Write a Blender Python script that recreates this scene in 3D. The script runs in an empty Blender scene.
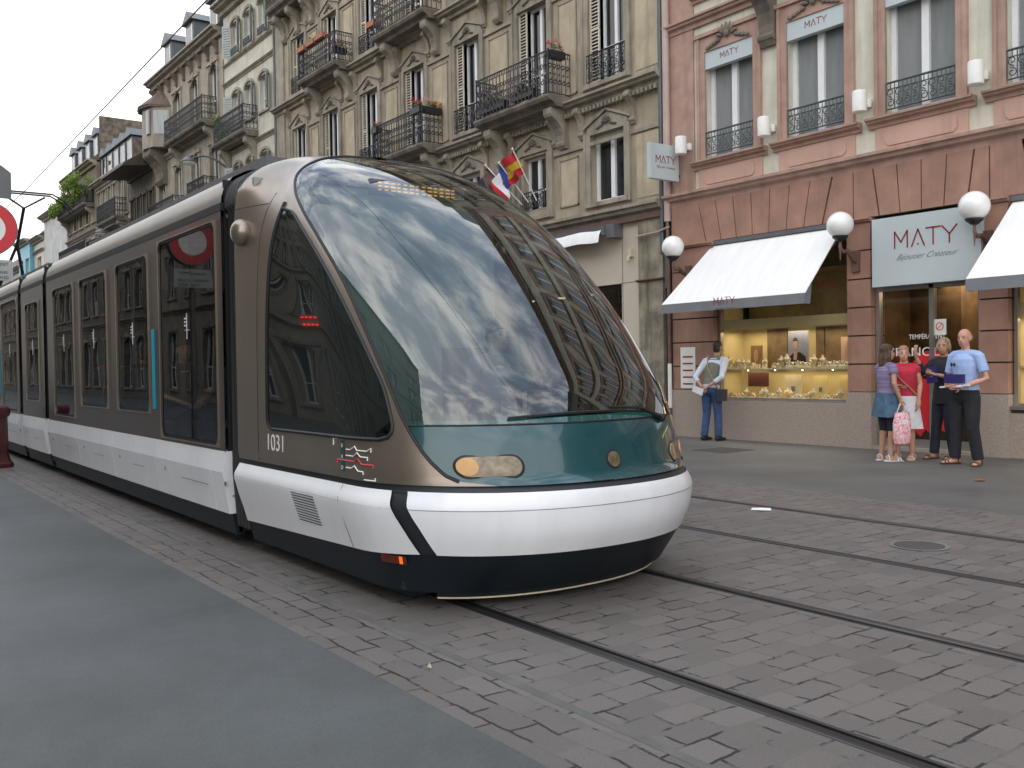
import bpy, bmesh, math, random
from mathutils import Vector, Matrix
R=math.radians; PI=math.pi
random.seed(7)
SC=bpy.context.scene; COL=SC.collection

# ------------------------------------------------------------------ helpers
class MB:
    """collects geometry, built as one mesh object"""
    def __init__(s): s.v=[]; s.f=[]; s.cuts=[]
    def cut(s):
        """ends one piece; each piece becomes an object"""
        if not s.cuts or s.cuts[-1][0]!=len(s.v): s.cuts.append((len(s.v),len(s.f)))
        return s
    def pieces(s):
        s.cut(); out=[]; pv=pf=0
        for v,f in s.cuts:
            m=MB(); m.v=s.v[pv:v]; m.f=[tuple(i-pv for i in t) for t in s.f[pf:f]]; out.append(m); pv,pf=v,f
        return out
    def add(s,vs,fs):
        o=len(s.v); s.v.extend([tuple(p) for p in vs]); s.f.extend([tuple(i+o for i in f) for f in fs]); return s
    def box(s,x0,x1,y0,y1,z0,z1):
        vs=[(x,y,z) for x in (x0,x1) for y in (y0,y1) for z in (z0,z1)]
        return s.add(vs,[(0,1,3,2),(4,6,7,5),(0,4,5,1),(2,3,7,6),(0,2,6,4),(1,5,7,3)])
    def quad(s,a,b,c,d): return s.add([a,b,c,d],[(0,1,2,3)])
    def extr(s,poly,fn,a,b):
        n=len(poly); vs=[fn(p,a) for p in poly]+[fn(p,b) for p in poly]
        return s.add(vs,[tuple(range(n))[::-1],tuple(range(n,2*n))]+[(i,(i+1)%n,n+(i+1)%n,n+i) for i in range(n)])
    def prismY(s,poly,y0,y1): return s.extr(poly,lambda p,t:(p[0],t,p[1]),y0,y1)      # poly in x,z
    def prismX(s,poly,x0,x1): return s.extr(poly,lambda p,t:(t,p[0],p[1]),x0,x1)      # poly in y,z
    def prismZ(s,poly,z0,z1): return s.extr(poly,lambda p,t:(p[0],p[1],t),z0,z1)
    def tube(s,pts,r,seg=6,cap=True,ends=False):
        pts=[Vector(p) for p in pts]; n=len(pts)
        rs=r if isinstance(r,(list,tuple)) else [r]*n
        if ends:
            a=pts[0]-(pts[1]-pts[0]).normalized()*(rs[0] if not isinstance(rs[0],tuple) else min(rs[0]))*.8
            b=pts[-1]+(pts[-1]-pts[-2]).normalized()*(rs[-1] if not isinstance(rs[-1],tuple) else min(rs[-1]))*.8
            q=lambda r,k:(r[0]*k,r[1]*k) if isinstance(r,tuple) else r*k
            pts=[a]+pts+[b]; rs=[q(rs[0],.55)]+list(rs)+[q(rs[-1],.55)]; n+=2
        rings=[]; prev=None
        for i,p in enumerate(pts):
            d=(pts[min(i+1,n-1)]-pts[max(i-1,0)])
            if d.length<1e-9: d=Vector((0,0,1))
            d.normalize()
            if prev is None:
                u=Vector((1,0,0)) if abs(d.x)<.8 else Vector((0,1,0))
                u=(u-d*u.dot(d)).normalized()
            else: u=(prev-d*prev.dot(d)).normalized()
            prev=u; w=d.cross(u)
            rr=rs[i]; rx,ry=rr if isinstance(rr,tuple) else (rr,rr)
            rings.append([p+u*math.cos(2*PI*k/seg)*rx+w*math.sin(2*PI*k/seg)*ry for k in range(seg)])
        vs=[v for rg in rings for v in rg]; fs=[]
        for i in range(n-1):
            for k in range(seg):
                fs.append((i*seg+k,i*seg+(k+1)%seg,(i+1)*seg+(k+1)%seg,(i+1)*seg+k))
        if cap: fs+= [tuple(range(seg))[::-1],tuple(range((n-1)*seg,n*seg))]
        return s.add(vs,fs)
    def ball(s,c,r,seg=16,rings=10,rot=None):
        rx,ry,rz=r if isinstance(r,(tuple,list)) else (r,r,r)
        vs=[];fs=[]
        for i in range(rings+1):
            a=PI*i/rings
            for k in range(seg):
                b=2*PI*k/seg; v=Vector((rx*math.sin(a)*math.cos(b),ry*math.sin(a)*math.sin(b),rz*math.cos(a)))
                if rot is not None: v=rot@v
                vs.append(v+Vector(c))
        for i in range(rings):
            for k in range(seg):
                fs.append((i*seg+k,(i+1)*seg+k,(i+1)*seg+(k+1)%seg,i*seg+(k+1)%seg))
        return s.add(vs,fs)
    def lathe(s,prof,c=(0,0,0),seg=20):
        vs=[];n=len(prof)
        for r,z in prof:
            for k in range(seg): vs.append((c[0]+r*math.cos(2*PI*k/seg),c[1]+r*math.sin(2*PI*k/seg),c[2]+z))
        fs=[(i*seg+k,i*seg+(k+1)%seg,(i+1)*seg+(k+1)%seg,(i+1)*seg+k) for i in range(n-1) for k in range(seg)]
        fs+=[tuple(range(seg))[::-1],tuple(range((n-1)*seg,n*seg))]
        return s.add(vs,fs)
    def grid(s,rows):
        n=len(rows[0]); vs=[p for r in rows for p in r]
        fs=[(i*n+k,i*n+k+1,(i+1)*n+k+1,(i+1)*n+k) for i in range(len(rows)-1) for k in range(n-1)]
        return s.add(vs,fs)
    def build(s,name,mat,parent=None,smooth=False,off=None,merge=True):
        me=bpy.data.meshes.new(name)
        o=off if off is not None else ((0,0,0))
        me.from_pydata([(v[0]-o[0],v[1]-o[1],v[2]-o[2]) for v in s.v],[],s.f)
        bm=bmesh.new(); bm.from_mesh(me)
        if merge: bmesh.ops.remove_doubles(bm,verts=bm.verts,dist=1e-5)
        bmesh.ops.recalc_face_normals(bm,faces=bm.faces)
        if smooth:
            for f in bm.faces: f.smooth=True
            for e in bm.edges:
                if len(e.link_faces)==2 and e.calc_face_angle(0)>R(38): e.smooth=False
        bm.to_mesh(me); bm.free()
        me.materials.append(mat)
        ob=bpy.data.objects.new(name,me); COL.objects.link(ob)
        if parent: ob.parent=parent
        return ob

def tag(o,label=None,cat=None,group=None,kind=None):
    if label: o['label']=label
    if cat: o['category']=cat
    if group: o['group']=group
    if kind: o['kind']=kind
    return o
def empty(name,loc,label,cat,group=None,rz=0):
    o=bpy.data.objects.new(name,None); COL.objects.link(o); o.location=loc; o.rotation_euler=(0,0,rz)
    o.empty_display_size=.1
    return tag(o,label,cat,group)
def copy_tree(o,parent=None,loc=None):
    c=o.copy(); COL.objects.link(c)
    if parent is not None: c.parent=parent
    if loc is not None: c.location=loc
    for ch in list(o.children): copy_tree(ch,c)
    return c
def kill(o):
    for ch in list(o.children): kill(ch)
    bpy.data.objects.remove(o)

# ------------------------------------------------------------------ materials
def newmat(name):
    m=bpy.data.materials.new(name); m.use_nodes=True; nt=m.node_tree
    b=nt.nodes['Principled BSDF']; return m,nt,b
def N(nt,t,**k):
    n=nt.nodes.new(t)
    for a,v in k.items():
        if a in n.inputs: n.inputs[a].default_value=v
        else: setattr(n,a,v)
    return n
def L(nt,a,b): nt.links.new(a,b)
def mat(name,col,rough=.6,var=.12,scale=3.0,bump=.0,bscale=40,metal=0,spec=.5,streak=0,coat=0,col2=None,emit=0,stretch=(1,1,1)):
    m,nt,b=newmat(name)
    b.inputs['Roughness'].default_value=rough; b.inputs['Metallic'].default_value=metal
    b.inputs['Specular IOR Level'].default_value=spec; b.inputs['Coat Weight'].default_value=coat
    b.inputs['Coat Roughness'].default_value=.05
    tc=N(nt,'ShaderNodeTexCoord')
    mp=N(nt,'ShaderNodeMapping'); mp.inputs['Scale'].default_value=stretch; L(nt,tc.outputs['Object'],mp.inputs['Vector'])
    ns=N(nt,'ShaderNodeTexNoise',Scale=scale,Detail=6.0,Roughness=.6); L(nt,mp.outputs[0],ns.inputs['Vector'])
    c2=col2 if col2 else tuple(c*(1-var*2.2) for c in col)
    mr=N(nt,'ShaderNodeMapRange'); mr.inputs['From Min'].default_value=.3; mr.inputs['From Max'].default_value=.7
    L(nt,ns.outputs['Fac'],mr.inputs['Value'])
    mx=N(nt,'ShaderNodeMix',data_type='RGBA'); mx.inputs[6].default_value=(*c2,1); mx.inputs[7].default_value=(*[min(1,c*(1+var*.5)) for c in col],1)
    L(nt,mr.outputs[0],mx.inputs[0]); out=mx.outputs[2]
    if streak:
        mp2=N(nt,'ShaderNodeMapping'); mp2.inputs['Scale'].default_value=(2.2,2.2,.22); L(nt,tc.outputs['Object'],mp2.inputs['Vector'])
        n2=N(nt,'ShaderNodeTexNoise',Scale=1.7,Detail=8.0,Roughness=.65); L(nt,mp2.outputs[0],n2.inputs['Vector'])
        mr2=N(nt,'ShaderNodeMapRange'); mr2.inputs['From Min'].default_value=.50; mr2.inputs['From Max'].default_value=.72; mr2.inputs['To Max'].default_value=streak
        L(nt,n2.outputs['Fac'],mr2.inputs['Value'])
        m2=N(nt,'ShaderNodeMix',data_type='RGBA'); m2.inputs[7].default_value=(.07,.06,.05,1); L(nt,mr2.outputs[0],m2.inputs[0]); L(nt,out,m2.inputs[6]); out=m2.outputs[2]
    L(nt,out,b.inputs['Base Color'])
    if bump:
        n3=N(nt,'ShaderNodeTexNoise',Scale=float(bscale),Detail=4.0); L(nt,tc.outputs['Object'],n3.inputs['Vector'])
        bp=N(nt,'ShaderNodeBump',Strength=bump,Distance=.01); L(nt,n3.outputs['Fac'],bp.inputs['Height']); L(nt,bp.outputs[0],b.inputs['Normal'])
    if emit:
        b.inputs['Emission Color'].default_value=(*col,1); b.inputs['Emission Strength'].default_value=emit
    return m
def glass(name,tint=(.3,.33,.33),ior=1.6,rough=.0,wav=0):
    m,nt,b=newmat(name); nt.nodes.remove(b); out=nt.nodes['Material Output']
    fr=N(nt,'ShaderNodeFresnel',IOR=ior); ge=N(nt,'ShaderNodeNewGeometry'); io=N(nt,'ShaderNodeMapRange'); io.inputs['To Min'].default_value=ior; io.inputs['To Max'].default_value=1/ior; L(nt,ge.outputs['Backfacing'],io.inputs['Value']); L(nt,io.outputs[0],fr.inputs['IOR']); gl=N(nt,'ShaderNodeBsdfGlossy',Roughness=rough); tr=N(nt,'ShaderNodeBsdfTransparent'); tr.inputs[0].default_value=(*tint,1)
    gl.inputs[0].default_value=(1,1,1,1)
    mx=N(nt,'ShaderNodeMixShader'); L(nt,fr.outputs[0],mx.inputs[0]); L(nt,tr.outputs[0],mx.inputs[1]); L(nt,gl.outputs[0],mx.inputs[2]); L(nt,mx.outputs[0],out.inputs[0])
    if wav:
        tc=N(nt,'ShaderNodeTexCoord'); ns=N(nt,'ShaderNodeTexNoise',Scale=2.2,Detail=1.0); L(nt,tc.outputs['Object'],ns.inputs['Vector'])
        bp=N(nt,'ShaderNodeBump',Strength=wav,Distance=.02); L(nt,ns.outputs['Fac'],bp.inputs['Height']); L(nt,bp.outputs[0],gl.inputs['Normal']); L(nt,bp.outputs[0],fr.inputs['Normal'])
    return m
def emis(name,col,st):
    m,nt,b=newmat(name); b.inputs['Base Color'].default_value=(*col,1); b.inputs['Emission Color'].default_value=(*col,1); b.inputs['Emission Strength'].default_value=st; return m

M=dict(
 beige=mat('ochre_render',(.41,.35,.255),.85,.12,1.6,.25,60,streak=.55),
 beige_panel=mat('ochre_panel',(.51,.43,.30),.85,.13,1.8,.2,60,streak=.4),
 stone=mat('grey_sandstone',(.36,.315,.25),.85,.15,2.2,.3,50,streak=.55),
 stone_dark=mat('sooty_sandstone',(.22,.185,.15),.9,.22,2.4,.4,40,streak=.8),
 mottled=mat('mottled_stone',(.34,.30,.22),.9,.30,2.2,.4,35,streak=.8),
 pink=mat('pink_plaster',(.57,.37,.29),.8,.07,1.3,.15,60,streak=.22),
 pink_trim=mat('pink_sandstone_trim',(.46,.295,.235),.8,.12,3,.2,60,streak=.35),
 red_stone=mat('red_sandstone',(.385,.215,.155),.75,.14,2.0,.2,70,streak=.3),
 cream=mat('cream_render',(.68,.65,.54),.85,.09,1.8,.2,60,streak=.3),
 pale=mat('pale_render',(.60,.56,.47),.85,.10,1.5,.2,60,streak=.35),
 shopcream=mat('cream_shop_panel',(.56,.49,.40),.5,.04,1.0,0,60),
 granite=mat('grey_granite',(.42,.345,.29),.5,.16,45,.05,90),
 groove=mat('dark_joint_and_shade',(.05,.035,.03),.9,.1),  # stone joints, and the painted shade between shutter slats
 white=mat('white_window_paint',(.82,.83,.84),.45,.05,4),
 shutter=mat('cream_shutter_paint',(.66,.61,.50),.6,.1,5),
 shutter_grey=mat('grey_shutter_paint',(.42,.44,.42),.6,.1,5),
 iron=mat('black_wrought_iron',(.022,.022,.025),.45,.1,9),
 iron_green=mat('grey_green_iron',(.06,.08,.085),.5,.1,9),
 steel=mat('worn_steel',(.10,.095,.095),.48,.3,12,metal=.8,stretch=(1,.05,1)),
 rubber=mat('black_rubber',(.010,.010,.011),.55,.1),
 black=mat('matt_black_paint',(.014,.018,.022),.5,.15,3),
 apron=mat('blue_black_apron_paint',(.008,.014,.02),.5,.15,3,coat=.08,spec=.3),
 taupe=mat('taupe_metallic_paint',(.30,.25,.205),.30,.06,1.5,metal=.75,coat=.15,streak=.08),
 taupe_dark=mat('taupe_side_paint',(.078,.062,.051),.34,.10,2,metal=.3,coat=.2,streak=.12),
 tramwhite=mat('tram_white_paint',(.80,.81,.83),.3,.04,1.5,coat=.5,streak=.07),
 teal=mat('teal_paint',(.006,.062,.072),.22,.06,1.5,metal=.1,coat=.8),
 dashteal=mat('green_dashboard_plastic',(.05,.26,.22),.5,.1),
 zinc=mat('zinc_roof',(.13,.14,.15),.5,.12,2,metal=.4),
 tile=mat('brown_roof_tile',(.16,.12,.095),.85,.2,6,.5,30),
 rubble=mat('rubble_gable_stone',(.20,.16,.12),.9,.35,3.5,.6,12,streak=.4),
 stone_far=mat('weathered_brown_stone',(.25,.205,.155),.9,.2,1.2,.3,40,streak=.8),
 wood=mat('dark_brown_timber',(.07,.05,.035),.7,.2,6),
 awning=mat('white_awning_fabric',(.87,.865,.85),.8,.035,1.5,stretch=(1,6,1)),
 valance=mat('grey_awning_valance',(.20,.21,.22),.7,.06,3),
 signgrey=mat('pale_grey_sign_face',(.50,.56,.57),.4,.03,1),
 signred=mat('dark_red_lettering',(.28,.02,.03),.5,.05),
 signink=mat('thin_grey_lettering',(.12,.12,.14),.5,.05),
 globe=mat('opal_globe_glass',(.86,.86,.84),.18,.02,2,coat=.3),
 lampwhite=mat('white_lamp_housing',(.80,.79,.74),.4,.05,3),
 brownpipe=mat('brown_painted_pipe',(.17,.09,.07),.5,.15,6),
 pinkpipe=mat('dusty_pink_pipe',(.50,.38,.34),.5,.08,3),
 terracotta=mat('terracotta_planter',(.40,.16,.09),.8,.12),
 leaf=mat('green_foliage',(.07,.15,.035),.6,.3,14,col2=(.025,.06,.015)),
 leaf_light=mat('yellow_green_foliage',(.30,.42,.06),.6,.3,3,col2=(.12,.20,.035)),
 geranium=mat('red_petals',(.65,.03,.03),.6,.2,8),
 orange=mat('orange_petals',(.75,.18,.05),.6,.2,8),
 purple=mat('purple_petals',(.22,.10,.26),.7,.3,8),
 gold=mat('gold_jewellery',(.75,.5,.2),.25,.2,20,metal=.9),
 silver=mat('silver_jewellery',(.7,.7,.68),.2,.2,20,metal=.9),
 velvet=mat('ivory_display_stand',(.62,.55,.40),.6,.1,8),
 maroon=mat('dark_red_cast_iron',(.085,.018,.02),.5,.15,6),
 shopwall=mat('golden_shop_wall',(.60,.49,.26),.6,.08,1),
 shopolive=mat('olive_shop_interior',(.34,.27,.11),.5,.3,1.2),
 shopdark=mat('brown_shop_interior',(.20,.13,.07),.6,.3,2.5),
 curtain=mat('net_curtain',(.50,.52,.52),.8,.12,3,stretch=(1,9,.4)),
 amber=mat('amber_lens',(.60,.30,.06),.15,.15,10,coat=.6),
 lens=mat('clear_lamp_lens',(.24,.185,.12),.2,.3,16,coat=.5,metal=.2),
 chrome=mat('brushed_metal',(.5,.48,.45),.3,.08,3,metal=.8),
 red=mat('red_sign_paint',(.62,.025,.035),.4,.05),
 greyback=mat('grey_sign_back',(.16,.165,.17),.5,.1,3,metal=.3),
 paper=mat('white_paper',(.75,.76,.78),.8,.05),
 whitewall=mat('whitewashed_gable',(.62,.62,.60),.85,.12,1.2,.2,40,streak=.4),
 cyan=mat('sky_blue_cladding',(.16,.45,.55),.5,.05),
 seat=mat('grey_blue_seat_fabric',(.06,.09,.12),.8,.1),
 interior=mat('tram_interior_panel',(.34,.34,.33),.6,.1),
 cyanbar=mat('cyan_door_strip',(.02,.30,.42),.4,.05),
 bagpink=mat('pink_patterned_bag',(.80,.74,.75),.6,.1,38,col2=(.62,.04,.10)),
)
M['roof_paint']=mat('bronze_roof_paint',(.20,.17,.14),.36,.08,2,metal=.55,coat=.0,streak=.2,spec=.4)
M['pane']=mat('dark_window_pane',(.022,.026,.028),.04,.4,1.2,spec=.75)
M['pane_net']=mat('curtained_window_pane',(.25,.265,.265),.07,.14,1.2,spec=.8,stretch=(1,2.5,.4))
M['glass_wind']=glass('windscreen_glass',(.42,.55,.54),1.9,.003,.02)
M['glass_side']=glass('tinted_tram_glass',(.46,.46,.44),1.28,.0,.03)
M['glass_cab']=glass('cab_side_glass',(.16,.16,.16),1.45,.0,.02)
M['glass_shop']=glass('shop_glass',(.86,.86,.84),1.35)
M['glass_door']=glass('brown_door_glass',(.62,.58,.52),1.5)
M['led_red']=emis('red_led',(1,.02,.03),5); M['led_amber']=emis('amber_led',(1,.42,.06),.9)
M['spot']=emis('warm_spot_lamp',(1,.82,.5),14)

def text_obj(s,size,m,name,parent,loc,xdir,ydir,shear=0,ext=.002,align='CENTER',xs=1.0,offset=0):
    cu=bpy.data.curves.new(name,'FONT'); cu.body=s; cu.size=size; cu.extrude=ext; cu.shear=shear; cu.align_x=align; cu.offset=offset
    to=bpy.data.objects.new(name+'_tmp',cu); COL.objects.link(to)
    dg=bpy.context.evaluated_depsgraph_get(); dg.update()
    me=bpy.data.meshes.new_from_object(to.evaluated_get(dg)); bpy.data.objects.remove(to); bpy.data.curves.remove(cu)
    me.name=name; me.materials.clear(); me.materials.append(m)
    x=Vector(xdir).normalized(); y=Vector(ydir).normalized(); z=x.cross(y)
    mt=Matrix(((x.x*xs,y.x,z.x,loc[0]),(x.y*xs,y.y,z.y,loc[1]),(x.z*xs,y.z,z.z,loc[2]),(0,0,0,1)))
    me.transform(mt)
    o=bpy.data.objects.new(name,me); COL.objects.link(o)
    if parent: o.parent=parent
    return o
def strokes(mb,segs,o,xd,yd,w,th=.004):
    """flat letter strokes; segs in letter units, o origin, xd/yd scaled axes"""
    o=Vector(o);xd=Vector(xd);yd=Vector(yd);nz=xd.cross(yd).normalized()
    for (x0,y0,x1,y1) in segs:
        a=o+xd*x0+yd*y0; b=o+xd*x1+yd*y1; d=(b-a).normalized(); s=d.cross(nz)*w/2; a=a-d*w*.3;b=b+d*w*.3
        q=[a-s,a+s,b+s,b-s]; mb.add([p for p in q]+[p+nz*th for p in q],[(0,1,2,3),(7,6,5,4),(0,4,5,1),(1,5,6,2),(2,6,7,3),(3,7,4,0)])
SHOP=[(0,0,0,1),(0,1,.42,.35),(.42,.35,.84,1),(.84,1,.84,0), (1.12,0,1.53,1),(1.53,1,1.94,0),(1.50,.12,1.56,.12),
      (2.05,1,2.95,1),(2.5,1,2.5,0),(3.05,1,3.5,.5),(3.5,.5,3.95,1),(3.5,.5,3.5,0)]
def shop_logo(name,parent,c,w,xd,yd,script=True,sw=.14,off=(0,0,0)):
    """lettering of the shop, centre c (world), total width w"""
    c=Vector(c)-Vector(off); xd=Vector(xd).normalized(); yd=Vector(yd).normalized(); u=w/3.95
    mb=MB(); strokes(mb,SHOP,c-xd*w/2,xd*u,yd*u*1.02,u*sw); mb.build(name,M['signred'],parent)
    if script:
        text_obj('Bijoutier Créateur',w*.130,M['signink'],'script_lettering',parent,c-yd*u*.75,xd,yd,shear=.7,ext=.001,offset=-.0022*w)
XF=(0,-1,0); ZF=(0,0,1)      # writing on a wall that faces the street from the far side
SKY_LO,SKY_HI,EXPO=12.5,27.0,0.24
# ------------------------------------------------------------------ camera, sky, sun
cam=bpy.data.cameras.new('camera'); co=bpy.data.objects.new('camera',cam); COL.objects.link(co)
cam.sensor_width=36; cam.lens=937/1024*36; cam.clip_end=2000; cam.clip_start=.05
co.matrix_world=Matrix.Translation((0,0,1.40))@Matrix.Rotation(R(-36.6),4,'Z')@Matrix.Rotation(R(90-1.07),4,'X')@Matrix.Rotation(R(-.86),4,'Z')
SC.camera=co
w=bpy.data.worlds.new('World'); SC.world=w; w.use_nodes=True; nt=w.node_tree; bg=nt.nodes['Background']
sky=N(nt,'ShaderNodeTexSky',sky_type='NISHITA'); sky.sun_disc=False; sky.sun_elevation=R(46); sky.sun_rotation=R(253)
tc=N(nt,'ShaderNodeTexCoord'); sp0=N(nt,'ShaderNodeSeparateXYZ'); L(nt,tc.outputs['Generated'],sp0.inputs[0])
za=N(nt,'ShaderNodeMath',operation='MAXIMUM'); za.inputs[1].default_value=0; L(nt,sp0.outputs['Z'],za.inputs[0]); zb=N(nt,'ShaderNodeMath',operation='ADD'); zb.inputs[1].default_value=.38; L(nt,za.outputs[0],zb.inputs[0])
dx=N(nt,'ShaderNodeMath',operation='DIVIDE'); L(nt,sp0.outputs['X'],dx.inputs[0]); L(nt,zb.outputs[0],dx.inputs[1]); dy=N(nt,'ShaderNodeMath',operation='DIVIDE'); L(nt,sp0.outputs['Y'],dy.inputs[0]); L(nt,zb.outputs[0],dy.inputs[1])
mp=N(nt,'ShaderNodeCombineXYZ'); L(nt,dx.outputs[0],mp.inputs[0]); L(nt,dy.outputs[0],mp.inputs[1])
n1=N(nt,'ShaderNodeTexNoise',Scale=4.8,Detail=9.0,Roughness=.6,Distortion=.25); L(nt,mp.outputs[0],n1.inputs['Vector'])
mr=N(nt,'ShaderNodeMapRange',interpolation_type='SMOOTHSTEP'); mr.inputs['From Min'].default_value=.40; mr.inputs['From Max'].default_value=.66; L(nt,n1.outputs['Fac'],mr.inputs['Value'])
cr=N(nt,'ShaderNodeValToRGB'); e=cr.color_ramp.elements; e[0].position=0; e[0].color=(.52,.64,.86,1); e[1].position=1; e[1].color=(1,.99,.97,1)
k=cr.color_ramp.elements.new(.45); k.color=(.74,.80,.90,1)
L(nt,mr.outputs[0],cr.inputs['Fac'])
ma=N(nt,'ShaderNodeMapRange'); ma.inputs['To Min'].default_value=SKY_LO; ma.inputs['To Max'].default_value=SKY_HI; L(nt,mr.outputs[0],ma.inputs['Value'])
vm=N(nt,'ShaderNodeVectorMath',operation='SCALE'); L(nt,cr.outputs[0],vm.inputs[0]); L(nt,ma.outputs[0],vm.inputs['Scale'])
mx=N(nt,'ShaderNodeMix',data_type='RGBA'); mx.inputs[0].default_value=.9; L(nt,sky.outputs[0],mx.inputs[6]); L(nt,vm.outputs[0],mx.inputs[7])
sx=N(nt,'ShaderNodeSeparateXYZ'); L(nt,tc.outputs['Generated'],sx.inputs[0])
hz=N(nt,'ShaderNodeMapRange'); hz.inputs['From Min'].default_value=.30; hz.inputs['From Max'].default_value=.62; hz.inputs['To Min'].default_value=1.0; hz.inputs['To Max'].default_value=0; L(nt,sx.outputs['Z'],hz.inputs['Value'])
hm=N(nt,'ShaderNodeMix',data_type='RGBA'); hm.inputs[7].default_value=(16,15.9,15.8,1); L(nt,hz.outputs[0],hm.inputs[0]); L(nt,mx.outputs[2],hm.inputs[6])
L(nt,hm.outputs[2],bg.inputs['Color']); bg.inputs['Strength'].default_value=.1
sl=bpy.data.lights.new('sun','SUN'); sl.energy=1.0; sl.angle=R(95); sl.color=(1,.95,.87); so=bpy.data.objects.new('sun',sl); COL.objects.link(so)
so.rotation_euler=Vector((.66,.20,-.72)).to_track_quat('-Z','Y').to_euler()
SC.view_settings.view_transform='Standard'; SC.view_settings.look='None'; SC.view_settings.exposure=EXPO; SC.view_settings.gamma=1

# ------------------------------------------------------------------ ground
def asphalt(name,col,sc=1.0):
    m,nt,b=newmat(name); tc=N(nt,'ShaderNodeTexCoord')
    n1=N(nt,'ShaderNodeTexNoise',Scale=.9,Detail=5.0); n2=N(nt,'ShaderNodeTexNoise',Scale=75.0,Detail=6.0,Roughness=.75); n3=N(nt,'ShaderNodeTexNoise',Scale=7.0,Detail=8.0,Roughness=.7)
    for q in (n1,n2,n3): L(nt,tc.outputs['Object'],q.inputs['Vector'])
    mx=N(nt,'ShaderNodeMix',data_type='RGBA'); mx.inputs[6].default_value=(*[c*.72 for c in col],1); mx.inputs[7].default_value=(*[c*1.28 for c in col],1)
    ad=N(nt,'ShaderNodeMath',operation='ADD'); ml=N(nt,'ShaderNodeMath',operation='MULTIPLY'); ml.inputs[1].default_value=.5
    L(nt,n1.outputs['Fac'],ad.inputs[0]); L(nt,n3.outputs['Fac'],ml.inputs[0]); L(nt,ml.outputs[0],ad.inputs[1])
    mr=N(nt,'ShaderNodeMapRange'); mr.inputs['From Min'].default_value=.5; mr.inputs['From Max'].default_value=1.0; L(nt,ad.outputs[0],mr.inputs['Value']); L(nt,mr.outputs[0],mx.inputs[0])
    m2=N(nt,'ShaderNodeMix',data_type='RGBA',blend_type='OVERLAY'); m2.inputs[0].default_value=.7; L(nt,mx.outputs[2],m2.inputs[6]); L(nt,n2.outputs['Fac'],m2.inputs[7])
    L(nt,m2.outputs[2],b.inputs['Base Color']); b.inputs['Roughness'].default_value=.62
    bp=N(nt,'ShaderNodeBump',Strength=.6,Distance=.006); L(nt,n2.outputs['Fac'],bp.inputs['Height']); L(nt,bp.outputs[0],b.inputs['Normal'])
    return m
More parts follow.
